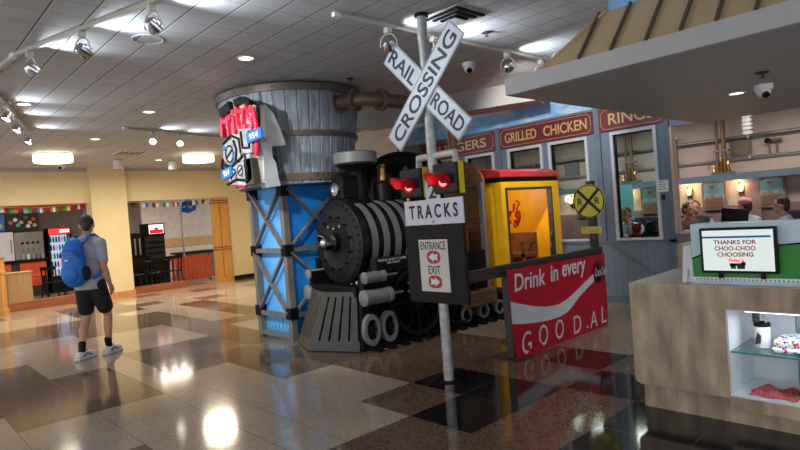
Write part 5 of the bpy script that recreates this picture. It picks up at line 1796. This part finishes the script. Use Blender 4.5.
B().box((-3.36, 11.90, 0), (-3.12, 11.958, 1.66)).out('shaft', M['mauve'], t)
B().box((-3.39, 11.885, 1.66), (-3.09, 11.958, 1.719)).out('capital', M['facade_trim'], t)
def hoist(x, label):
    t = thing('pipe_column', label, 'pipe fitting', (x, 11.8, 2.0), 'brass pipe columns')
    for dx, r in ((-0.07, 0.028), (0.045, 0.04)):
        B().cyl((x + dx, 11.78, 1.87), (x + dx, 11.78, 2.995), r, seg=14).out('upright', M['pipe_brown'], t, smooth=True)
    B().box((x - 0.17, 11.68, 1.842), (x + 0.17, 11.92, 1.88)).out('base', M['steel'], t)
    B().box((x - 0.13, 11.72, 2.26), (x + 0.13, 11.85, 2.30)).out('cross_plate', M['steel'], t)
    for dx, h in ((-0.13, 0.14), (0.0, 0.26), (0.12, 0.2)):
        B().lathe([(0.03, 0), (0.04, 0.02), (0.022, h * 0.6), (0.035, h * 0.7), (0.02, h)], (x + dx, 11.73, 1.88), seg=14).out('valve', M['brass'], t, smooth=True)
    B().tube([(x - 0.15, 11.73, 2.0), (x - 0.22, 11.73, 2.04), (x - 0.22, 11.73, 1.94)], 0.015, 8).out('lever', M['steel'], t)
hoist(-3.68, 'brass pipe column with valves, seen left of the white cylinder')
hoist(-5.44, 'brass pipe column with valves seen through the rightmost facade window')
hoist(-7.35, 'brass pipe column with valves seen through the window beside the yellow car')
def wpipe(p, q, r, label, ends=True):
    t = thing('wall_pipe', label, 'pipe', ((p[0] + q[0]) / 2, p[1], p[2]))
    B().cyl(p, q, r, seg=14).out('tube', M['steel'], t, smooth=True)
    n = 5
    for k in range(n):
        s = (k + 0.5) / n
        c = Vector(p) * (1 - s) + Vector(q) * s
        B().box((c.x - 0.02, c.y - r - 0.005, c.z - r - 0.02), (c.x + 0.02, 11.999, c.z + r + 0.02)).out('bracket', M['galv'], t)
wpipe((-9.0, 11.90, 2.50), (2.5, 11.90, 2.50), 0.03, 'upper horizontal steel pipe along the restaurant wall')
wpipe((-9.0, 11.92, 2.12), (2.5, 11.92, 2.12), 0.018, 'lower thin pipe along the restaurant wall above the ledge')
t = thing('wall_panel', 'olive framed panel on the restaurant wall below the upper pipe', 'panel', (-3.42, 11.97, 2.3))
B().box((-3.58, 11.96, 2.15), (-3.24, 11.998, 2.47)).out('frame', M['mauve'], t)
B().box((-3.55, 11.95, 2.18), (-3.27, 11.961, 2.44)).out('panel', mat('olive', (130, 116, 92), 0.6), t)
t = thing('wall_panel', 'grey framed panel seen through the window above the yellow sign', 'panel', (-6.9, 11.97, 2.3))
B().box((-7.08, 11.96, 2.14), (-6.72, 11.998, 2.47)).out('frame', M['mauve'], t)
B().box((-7.05, 11.95, 2.17), (-6.75, 11.961, 2.44)).out('panel', M['grey_paint'], t)
t = thing('hanging_cylinder', 'silver white cylinder hanging from the restaurant ceiling', 'cylinder', (-3.2, 11.4, 2.6))
B().lathe([(0.07, 2.48), (0.085, 2.5), (0.085, 2.82), (0.06, 2.85)], (-3.09, 11.3, 0), seg=24).out('body', M['white'], t, smooth=True)
B().cyl((-3.09, 11.3, 2.84), (-3.09, 11.3, 2.998), 0.02, seg=12).out('hanger', M['steel'], t)
f = B()
for k in range(4):
    f.ring((-3.09, 11.3, 2.54 + 0.07 * k), (0, 0, 1), 0.083, 0.09, 0.025, 24)
f.out('rings', M['steel'], t)
t = thing('pipe_hanger', 'brown two legged pipe fitting on the restaurant wall right of the olive panel', 'pipe fitting', (-2.85, 11.9, 2.3))
for x in (-2.93, -2.82):
    B().cyl((x, 11.93, 2.14), (x, 11.93, 2.36), 0.016, seg=10).out('leg', M['pipe_brown'], t)
B().cyl((-2.98, 11.93, 2.37), (-2.74, 11.93, 2.37), 0.03, seg=12).out('cross_pipe', M['pipe_brown'], t, smooth=True)
B().cyl((-2.95, 11.88, 2.37), (-2.95, 11.99, 2.37), 0.05, seg=16).out('flange', M['black'], t)
t = thing('standpipe', 'slim vertical pipe with white cap just inside the facade opening', 'pipe', (-4.55, 11.9, 1.84))
B().cyl((-4.52, 11.86, 1.841), (-4.52, 11.86, 2.62), 0.03, seg=12).out('tube', M['pipe_brown'], t, smooth=True)
B().cyl((-4.52, 11.86, 2.62), (-4.52, 11.86, 2.68), 0.045, seg=12).out('cap', M['white'], t)

def table(x, y, w, d, h, label, mt, group):
    t = thing('table', label, 'table', (x, y, 0), group)
    B().box((x - w / 2, y - d / 2, h - 0.04), (x + w / 2, y + d / 2, h)).out('tabletop', M[mt], t, bevel=0.006)
    B().cyl((x, y, 0.02), (x, y, h - 0.04), 0.04, seg=14).out('column', M['black'], t)
    B().lathe([(0.24, 0), (0.22, 0.02), (0.05, 0.04)], (x, y, 0.001), seg=24).out('foot', M['black'], t)
    return t
table(-3.42, 10.2, 0.34, 0.7, 0.74, 'restaurant table left of the guest in the pink cap', 'sill_wood', 'restaurant tables')
table(-4.55, 9.05, 0.6, 0.6, 0.74, 'restaurant table behind the rightmost facade window', 'sill_wood', 'restaurant tables')
def booth(x, y, label, w=1.5, col='bag_dark'):
    t = thing('booth_seat', label, 'booth seat', (x, y, 0), 'restaurant booths')
    B().box((x - w / 2, y - 0.22, 0.001), (x + w / 2, y + 0.2, 0.42)).out('base', M['mauve'], t)
    B().box((x - w / 2, y - 0.24, 0.42), (x + w / 2, y + 0.18, 0.5)).out('cushion', M[col], t, bevel=0.02)
    B().box((x - w / 2, y + 0.18, 0.001), (x + w / 2, y + 0.3, 1.12)).out('backrest', M[col], t, bevel=0.02)
booth(-2.0, 11.3, 'dark booth seat below the right arched picture')
booth(-4.9, 11.4, 'dark booth seat below the left sconce', 1.1)
booth(-5.3, 10.4, 'dark booth seat seen through the rightmost facade window', 1.0)
t = thing('tall_menu_board', 'black tilted board standing inside the restaurant behind the sign box', 'board', (-2.75, 9.1, 1.0))
Rm = Matrix.Translation((-2.73, 9.1, 1.1)) @ Matrix.Rotation(0.12, 4, 'Y')
B().box((-0.17, -0.02, -0.17), (0.17, 0.02, 0.17), M=Rm).out('board', M['black'], t)
B().box((-2.95, 8.98, 0), (-2.5, 9.22, 0.925)).out('stand', M['mauve'], t)
t = thing('window_ledge', 'pale stone ledge along the restaurant opening behind the kiosk', 'ledge', (-2.0, 8.2, 1.0))
B().box((-3.1, 8.08, 1.0), (3.1, 8.32, 1.04)).out('slab', M['pinkwall'], t)
t = thing('condiment_tray', 'red basket with a white bottle on the ledge inside the opening', 'basket', (-2.95, 8.22, 1.041))
B().lathe([(0.07, 0), (0.11, 0.07), (0.1, 0.07), (0.065, 0.01)], (-2.88, 8.22, 1.041), seg=20).out('basket', M['red'], t)
B().lathe([(0.03, 0), (0.03, 0.1), (0.012, 0.13), (0.012, 0.15)], (-2.74, 8.22, 1.041), seg=16).out('bottle', M['white'], t)
def napkin(x, y, z, c, nm, label):
    t = thing(nm, label, 'box', (x, y, z))
    B().box((x - 0.07, y - 0.05, z), (x + 0.07, y + 0.05, z + 0.14)).out('body', M[c], t, bevel=0.01)
    B().box((x - 0.05, y - 0.053, z + 0.03), (x + 0.05, y - 0.049, z + 0.11)).out('front', M['white'], t)
napkin(-4.5, 9.0, 0.741, 'red', 'napkin_box', 'red napkin box on the table behind the rightmost facade window')
t = thing('plush_pile', 'bright mixed plush toys piled behind the second facade window', 'toys', (-6.4, 8.7, 0.6))
B().box((-6.6, 8.5, 0), (-5.5, 9.0, 0.85)).out('shelf', M['mauve'], t)
for k, (x, y, r, c) in enumerate(((-6.4, 8.65, .14, 'red'), (-6.15, 8.7, .13, 'bag_blue'), (-5.9, 8.66, .12, 'maroon'), (-5.7, 8.72, .11, 'white'))):
    f = B()
    f.sph((x, y, 0.85 + r * 0.9), (r, r * .9, r * .9), 14, 10)
    f.sph((x + 0.02, y - 0.03, 0.85 + r * 2.1), r * 0.62, 12, 8)
    for s in (-1, 1):
        f.sph((x + 0.02 + s * r * 0.5, y - 0.02, 0.85 + r * 2.65), r * 0.24, 8, 6)
    voxel(f.out('plush_toy', M[c], t), 0.012, 2)
t = thing('plush_pile', 'bright mixed plush toys piled behind the rightmost facade window', 'toys', (-4.1, 8.7, 0.6))
B().box((-4.35, 8.5, 0), (-3.5, 8.85, 0.82)).out('shelf', M['mauve'], t)
for k, (x, y, r, c) in enumerate(((-4.2, 8.65, .1, 'white'), (-3.98, 8.68, .12, 'red'), (-3.76, 8.66, .13, 'bag_dark'), (-3.62, 8.7, .10, 'pink_red'))):
    f = B()
    f.sph((x, y, 0.82 + r * 0.9), (r, r * .9, r * .9), 14, 10)
    f.sph((x + 0.02, y - 0.03, 0.82 + r * 2.1), r * 0.62, 12, 8)
    for s in (-1, 1):
        f.sph((x + 0.02 + s * r * 0.5, y - 0.02, 0.82 + r * 2.65), r * 0.24, 8, 6)
    voxel(f.out('plush_toy', M[c], t), 0.012, 2)
t = thing('teal_curtain', 'teal panel standing behind the rightmost facade window', 'panel', (-5.2, 11.2, 0))
B().box((-5.62, 11.1, 0), (-5.12, 11.14, 1.8)).out('panel', M['teal'], t)
B().box((-5.65, 11.09, 0), (-5.60, 11.15, 1.84)).out('edge', M['steel'], t)
def added_panel_light(x, y, z, w, label, col=NEUT, sx=2.0, sy=0.6):  # fittings added to light the restaurant and the food court
    t = thing('added_ceiling_light', label, 'ceiling light', (x, y, z), 'added ceiling lights')
    B().box((x - sx / 2, y - sy / 2, z - 0.02), (x + sx / 2, y + sy / 2, z - 0.001)).out('frame', M['white'], t)
    area_lamp('lamp', (x, y, z - 0.024), w, col, (sx * 0.94, sy * 0.9), t)
for x, lb in ((-7.2, 'leftmost'), (-4.9, 'middle'), (-2.4, 'rightmost')):
    added_panel_light(x, 10.4, 3.0, REST_W, 'added rectangular restaurant ceiling light, %s of its row' % lb, NEUT)

# ------------------------------------------------------------------ food court fittings
for x, y, lb in ((-17.6, 3.0, 'added rectangular food court ceiling light above the drinks fridge side'), (-18.2, 6.8, 'added rectangular food court ceiling light above the orange fence side')):
    added_panel_light(x, y, 2.9, FOOD_W, lb, WARM, 0.6, 1.2)
def pillar(x, y, label):
    t = thing('wood_pillar', label, 'pillar', (x, y, 0), 'golden wood pillars')
    B().box((x - 0.12, y - 0.22, 0.10), (x + 0.12, y + 0.22, 2.46)).out('shaft', M['gold_wood'], t)
    B().box((x - 0.14, y - 0.24, 0.0), (x + 0.14, y + 0.24, 0.10)).out('foot', M['gold_wood'], t)
    for z in (0.93, 1.0, 2.30, 2.37):
        B().box((x - 0.128, y - 0.228, z), (x + 0.128, y + 0.228, z + 0.03)).out('dark_band', M['brown_wood'], t)
    for dy in (-0.05,):
        B().box((x + 0.12, y + dy - 0.008, 0.1), (x + 0.124, y + dy + 0.008, 2.46)).out('groove', M['brown_wood'], t)
pillar(-15.98, 7.66, 'golden wood pillar with dark bands right of the orange fence')
t = thing('wood_post', 'golden wood post at the left picture edge before the food court', 'pillar', (-15.3, 2.22, 0))
B().lathe([(0.13, 0.0), (0.13, 0.14), (0.115, 0.15), (0.1, 0.16), (0.1, 0.9), (0.12, 0.92), (0.12, 0.97), (0.1, 1.0), (0.1, 1.25), (0.13, 1.28)], (-15.35, 2.10, 0), seg=4).out('shaft', M['gold_wood'], t)
B().box((-15.45, 2.0, 1.28), (-15.25, 2.2, 1.30)).out('cap', M['gold_wood'], t)
t = thing('drinks_fridge', 'tall glass front drinks fridge with a red lit header', 'fridge', (-20.0, 4.32, 0))
B().box((-20.4, 4.0, 0.001), (-20.32, 4.64, 1.97)).out('back', M['black'], t)
f = B()
f.box((-20.32, 4.0, 0.001), (-19.9, 4.05, 1.97)); f.box((-20.32, 4.59, 0.001), (-19.9, 4.64, 1.97)); f.box((-20.32, 4.05, 1.76), (-19.9, 4.59, 1.97)); f.box((-20.32, 4.05, 0.001), (-19.9, 4.59, 0.5))
f.out('cabinet', M['black'], t)
hd = B().box((-19.9, 4.03, 1.78), (-19.885, 4.61, 1.95)).out('lit_header', M['fridge_head'], t)
B().box((-19.885, 4.32, 1.82), (-19.882, 4.58, 1.91)).out('white_wave', M['tv_white'], hd)
B().box((-20.32, 4.05, 0.5), (-20.30, 4.59, 1.76)).out('lit_back', M['fridge_light'], t)
cols = [M['red'], M['bag_blue'], M['white'], M['bottle_dark'], M['green']]
for k in range(5):
    z = 0.52 + 0.25 * k
    sh = B().box((-20.30, 4.05, z), (-19.93, 4.59, z + 0.015)).out('shelf', M['white'], t)
    for j in range(7):
        y = 4.085 + 0.078 * j
        B().lathe([(0.028, 0), (0.028, 0.12), (0.012, 0.16), (0.012, 0.185)], (-20.0, y, z + 0.016), seg=10).out('bottle', cols[(j * 2 + k) % 5], sh)
B().box((-19.9, 4.56, 0.55), (-19.87, 4.585, 1.7)).out('handle', M['steel'], t)
t = thing('menu_board', 'colourful menu board hanging above the steel drinks machine', 'menu board', (-20.2, 3.4, 2.2))
B().box((-20.1, 3.02, 1.99), (-20.05, 3.82, 2.46)).out('board', M['bag_dark'], t)
for k, (y, z, c) in enumerate(((3.12, 2.2, 'orange'), (3.24, 2.28, 'white'), (3.38, 2.2, 'tan_metal'), (3.5, 2.34, 'red'), (3.6, 2.18, 'gold'), (3.7, 2.28, 'orange'), (3.3, 2.12, 'teal'), (3.55, 2.08, 'white'), (3.72, 2.1, 'gold'))):
    B().cyl((-20.052, y, z), (-20.045, y, z), 0.055, seg=14).out('food_picture', M[c], t)
for y in (3.1, 3.74):
    B().cyl((-20.075, y, 2.46), (-20.075, y, 2.9), 0.008, seg=8).out('hanger', M['steel'], t)
t = thing('menu_board', 'blue menu board at the far left of the food court', 'menu board', (-20.2, 2.6, 2.2))
B().box((-20.1, 2.3, 1.98), (-20.05, 2.97, 2.44)).out('board', M['bag_blue'], t)
for k, (y, z, c) in enumerate(((2.5, 2.2, 'white'), (2.7, 2.25, 'red'), (2.85, 2.12, 'gold'))):
    B().cyl((-20.052, y, z), (-20.045, y, z), 0.07, seg=14).out('food_picture', M[c], t)
for y in (2.4, 2.9):
    B().cyl((-20.075, y, 2.44), (-20.075, y, 2.9), 0.008, seg=8).out('hanger', M['steel'], t)
t = thing('serving_counter', 'dark topped serving counter with orange front panels', 'counter', (-19.9, 3.2, 0))
B().box((-20.3, 1.2, 1.03), (-19.75, 3.93, 1.09)).out('top', M['black'], t)
B().box((-20.25, 1.2, 0.001), (-19.85, 3.9, 1.03)).out('body', M['dark_grey'], t)
for y0, y1 in ((1.25, 2.2), (2.25, 3.0), (3.22, 3.88)):
    B().box((-19.85, y0, 0.3), (-19.82, y1, 1.0)).out('orange_panel', M['orange'], t)
t = thing('ice_machine', 'pale ice machine cabinet on the serving counter', 'machine', (-20.0, 2.7, 1.09))
B().box((-20.25, 2.2, 1.091), (-19.85, 3.12, 1.93)).out('cabinet', M['sign_white'], t, bevel=0.01)
B().box((-19.85, 2.6, 1.15), (-19.84, 2.615, 1.88)).out('door_gap', M['dark_grey'], t)
B().box((-19.85, 3.04, 1.3), (-19.82, 3.07, 1.7)).out('handle', M['steel'], t)
t = thing('drink_dispenser', 'brushed steel drink dispenser with four taps on the serving counter', 'machine', (-20.0, 3.5, 1.09))
B().box((-20.25, 3.14, 1.091), (-19.9, 3.88, 1.90)).out('cabinet', M['steel'], t, bevel=0.01)
for k in range(4):
    B().cyl((-19.9, 3.34 + 0.13 * k, 1.58), (-19.86, 3.34 + 0.13 * k, 1.58), 0.035, seg=14).out('knob', M['black'], t)
    B().tube([(-19.9, 3.34 + 0.13 * k, 1.42), (-19.83, 3.34 + 0.13 * k, 1.42), (-19.82, 3.34 + 0.13 * k, 1.34)], 0.014, 8).out('tap', M['chrome'], t)
for k, (y, c) in enumerate(((3.32, 'silver'), (3.45, 'white'), (3.58, 'silver'), (3.7, 'mauve'), (3.82, 'silver'))):
    q = thing('drink_cup_stack', 'stack of cups on the serving counter, %s' % ('nearest the ice machine', 'second from the ice machine', 'in the middle of its row', 'fourth from the ice machine', 'nearest the fridge')[k], 'cups', (-19.8, y, 1.09), 'cup stacks on the serving counter')
    for j in range(3):
        B().lathe([(0.028, 0), (0.038, 0.09), (0.035, 0.09), (0.026, 0.005)], (-19.8, y, 1.091 + 0.035 * j), seg=12).out('cup', M[c], q)
t = thing('tan_cabinet', 'tan wooden waste cabinet behind the low wall', 'cabinet', (-17.2, 2.7, 0))
B().box((-17.45, 2.48, 0.001), (-17.0, 2.99, 0.82)).out('body', M['tan_wood'], t)
B().box((-17.48, 2.45, 0.82), (-16.97, 3.02, 0.86)).out('top', M['tan_wood'], t, bevel=0.006)
B().box((-17.0, 2.52, 0.1), (-16.99, 2.95, 0.78)).out('door', M['tan_wood'], t)

def chair(x, y, rz, label, col='black', group='metal chairs in the food court'):
    t = thing('chair', label, 'chair', (x, y, 0), group)
    s = 0.2
    B().box((x - s, y - s, 0.44), (x + s, y + s, 0.47)).out('seat', M[col], t, bevel=0.01)
    for a in (-1, 1):
        for c in (-1, 1):
            B().bar((x + a * 0.17, y + c * 0.17, 0.44), (x + a * 0.22, y + c * 0.22, 0.0), 0.03, 0.03).out('leg', M[col], t)
    for a in (-1, 1):
        B().bar((x - 0.18, y + a * 0.17, 0.47), (x - 0.24, y + a * 0.17, 0.88), 0.028, 0.028).out('back_post', M[col], t)
    B().box((x - 0.255, y - 0.19, 0.80), (x - 0.225, y + 0.19, 0.90)).out('back_rail', M[col], t)
    f = B()
    for a in (-0.07, 0.07):
        f.bar((x - 0.19, y + a, 0.47), (x - 0.238, y + a, 0.80), 0.03, 0.012)
    f.out('back_slats', M[col], t)
    t.rotation_euler = (0, 0, rz)
    return t
proto = chair(-17.9, 3.62, 2.6, 'black metal chair below the drinks fridge, left one')
for x, y, rz, lb in ((-17.5, 4.15, 0.4, 'black metal chair below the drinks fridge, right one hidden by the person'),
                     (-16.62, 5.38, 3.14, 'black metal chair at the left end before the long dark table'),
                     (-16.62, 5.90, 3.2, 'black metal chair in the middle before the long dark table'),
                     (-16.62, 6.42, 3.1, 'black metal chair at the right end before the long dark table'),
                     (-17.66, 5.55, 0.0, 'black metal chair behind the left end of the long dark table'),
                     (-17.66, 6.15, 0.0, 'black metal chair behind the right end of the long dark table')):
    dup(proto, (x, y, 0), lb, rz)
t = thing('orange_stool', 'orange seat with black legs in front of the serving counter', 'stool', (-19.2, 3.45, 0))
B().box((-19.3, 3.2, 0.60), (-19.1, 3.75, 0.66)).out('seat', M['orange'], t, bevel=0.02)
for a in (-1, 1):
    for c in (-1, 1):
        B().bar((-19.2 + a * 0.08, 3.47 + c * 0.2, 0.6), (-19.2 + a * 0.16, 3.47 + c * 0.27, 0.0), 0.04, 0.04).out('leg', M['black'], t)
t = table(-17.2, 5.85, 0.6, 1.25, 0.78, 'long dark table right of the cream column', 'black', 'food court tables')
t = thing('soda_station', 'black soda station with a bright screen in the food court', 'soda machine', (-18.2, 6.4, 0))
B().box((-18.6, 5.6, 0.001), (-18.0, 6.85, 0.78)).out('cabinet', M['counter_black'], t)
B().box((-18.62, 5.58, 0.78), (-17.97, 6.87, 0.82)).out('worktop', M['black'], t)
B().box((-18.5, 6.2, 0.82), (-18.05, 6.78, 1.5)).out('dispenser', M['dark_grey'], t, bevel=0.01)
tv = B().box((-18.5, 6.2, 1.5), (-17.98, 6.78, 1.88)).out('screen_housing', M['black'], t, bevel=0.015)
B().box((-17.98, 6.30, 1.56), (-17.975, 6.74, 1.84)).out('screen_white', M['tv_white'], tv)
B().box((-17.975, 6.32, 1.57), (-17.972, 6.72, 1.68)).out('screen_red_wave', M['tv_red'], tv)
B().cyl((-17.975, 6.52, 1.69), (-17.97, 6.52, 1.69), 0.06, seg=18).out('screen_red_dot', M['tv_red'], tv)
for k in range(3):
    B().box((-18.05, 6.25, 0.95 + 0.16 * k), (-18.0, 6.74, 1.0 + 0.16 * k)).out('drip_grille', M['black'], t)
q = thing('juice_machine', 'dark drink machine with steel spouts left of the soda screen', 'machine', (-18.2, 5.9, 0.82))
B().box((-18.45, 5.68, 0.821), (-18.1, 6.12, 1.62)).out('body', M['counter_black'], q, bevel=0.01)
for k in range(3):
    B().cyl((-18.08, 5.76 + 0.14 * k, 0.95), (-18.08, 5.76 + 0.14 * k, 1.45), 0.03, seg=12).out('steel_column', M['steel'], q)
t = thing('orange_fence', 'orange slatted fence beside the golden wood pillar', 'fence', (-17.2, 7.2, 0))
for k in range(10):
    y = 6.62 + 0.125 * k
    B().box((-17.24, y, 0.05), (-17.20, y + 0.075, 0.78)).out('slat', M['orange'], t)
for z in (0.15, 0.70):
    B().box((-17.28, 6.6, z), (-17.24, 7.84, z + 0.06)).out('cross_rail', M['orange'], t)
for y in (6.63, 7.78):
    B().box((-17.29, y, 0), (-17.25, y + 0.05, 0.8)).out('post', M['black'], t)
t = thing('black_counter_slab', 'black counter slab behind the orange fence', 'counter', (-18.4, 7.9, 0))
B().box((-19.2, 7.35, 0.82), (-18.3, 8.6, 0.88)).out('slab', M['black'], t)
B().box((-19.1, 7.45, 0.001), (-18.4, 8.5, 0.82)).out('body', M['mauve'], t)
t = thing('steel_pole', 'slim grey steel pole standing behind the soda station', 'pole', (-17.8, 7.3, 0))
B().cyl((-17.8, 7.25, 0), (-17.8, 7.25, 2.89), 0.03, seg=12).out('shaft', M['steel'], t, smooth=True)
B().cyl((-17.8, 7.25, 0), (-17.8, 7.25, 0.02), 0.09, seg=16).out('foot', M['steel'], t)
t = thing('blue_shop_sign', 'blue and white sign hanging high right of the soda screen', 'sign', (-17.7, 7.6, 2.3))
B().prism([(7.22, 2.18), (7.46, 2.12), (7.7, 2.22), (7.72, 2.5), (7.4, 2.58), (7.25, 2.46)], (-17.72, 0, 0), (0, 1, 0), (0, 0, 1), 0.04).out('board', M['bag_blue'], t)
B().tube([(-17.675, 7.3, 2.3), (-17.675, 7.4, 2.44), (-17.675, 7.5, 2.28), (-17.675, 7.64, 2.4)], 0.02, 8).out('white_scroll', M['white'], t)
for y in (7.3, 7.65):
    B().cyl((-17.7, y, 2.45), (-17.7, y, 2.9), 0.008, seg=8).out('hanger', M['steel'], t)
def bunting(p, q, n, label, cols):
    t = thing('flag_bunting', label, 'bunting', p)
    P = [Vector(p) + (Vector(q) - Vector(p)) * (k / 20) - Vector((0, 0, 0.06 * math.sin(PI * k / 20))) for k in range(21)]
    B().tube(P, 0.006, 6).out('string', M['white'], t)
    for k in range(n):
        s = (k + 0.5) / n * 20
        i = int(s)
        c = P[i] + (P[min(20, i + 1)] - P[i]) * (s - i)
        ca = cols[k % len(cols)]
        for j, cm in enumerate(ca):
            w = 0.17 / len(ca)
            y0 = c.y - 0.085 + w * j
            B().box((c.x - 0.004, y0, c.z - 0.13), (c.x + 0.004, y0 + w, c.z - 0.005)).out('flag', M[cm], t)
bunting((-16.27, 2.2, 2.475), (-16.27, 4.16, 2.475), 7, 'string of small world flags left of the cream column', (('red', 'white'), ('green', 'orange'), ('teal', 'green'), ('bag_blue', 'white', 'red'), ('orange', 'white', 'green'), ('green', 'yellow'), ('red', 'white', 'red')))
bunting((-16.27, 4.95, 2.475), (-16.27, 7.5, 2.475), 9, 'string of small world flags right of the cream column', (('red', 'white', 'red'), ('bag_dark', 'maroon'), ('white', 'bag_blue'), ('maroon', 'white'), ('green', 'white')))
def big_flag(y, x, label):
    t = thing('hanging_flag', label, 'flag', (x, y, 2.3), 'large blue and red flags')
    for k, (c, z0, z1) in enumerate((('bag_blue', 2.1, 2.35), ('red', 1.88, 2.1))):
        vs, fs = [], []
        n = 12
        for i in range(n + 1):
            for z in (z0, z1):
                yy = y + 0.42 * i / n * (1 - 0.35 * (2.35 - z))
                vs.append((x + 0.03 * math.sin(i * 1.1), yy, z)); vs.append((x + 0.03 * math.sin(i * 1.1) + 0.006, yy, z))
        for i in range(n):
            a, d_ = i * 4, i * 4 + 4
            fs += [(a, d_, d_ + 2, a + 2), (a + 1, a + 3, d_ + 3, d_ + 1), (a, a + 1, d_ + 1, d_), (a + 2, d_ + 2, d_ + 3, a + 3)]
        fs += [(0, 2, 3, 1), (n * 4, n * 4 + 1, n * 4 + 3, n * 4 + 2)]
        B().add(vs, fs).out(('blue_half', 'red_half')[k], M[c], t)
    B().cyl((x, y - 0.03, 2.35), (x, y + 0.45, 2.35), 0.012, seg=8).out('pole', M['steel'], t)
    for yy in (y, y + 0.42):
        B().cyl((x, yy, 2.35), (x, yy, 2.895), 0.005, seg=6).out('cord', M['steel'], t)
big_flag(4.6, -18.2, 'blue and red flag hanging behind the walking person head')
big_flag(5.25, -18.2, 'blue and red flag hanging just right of the cream column')
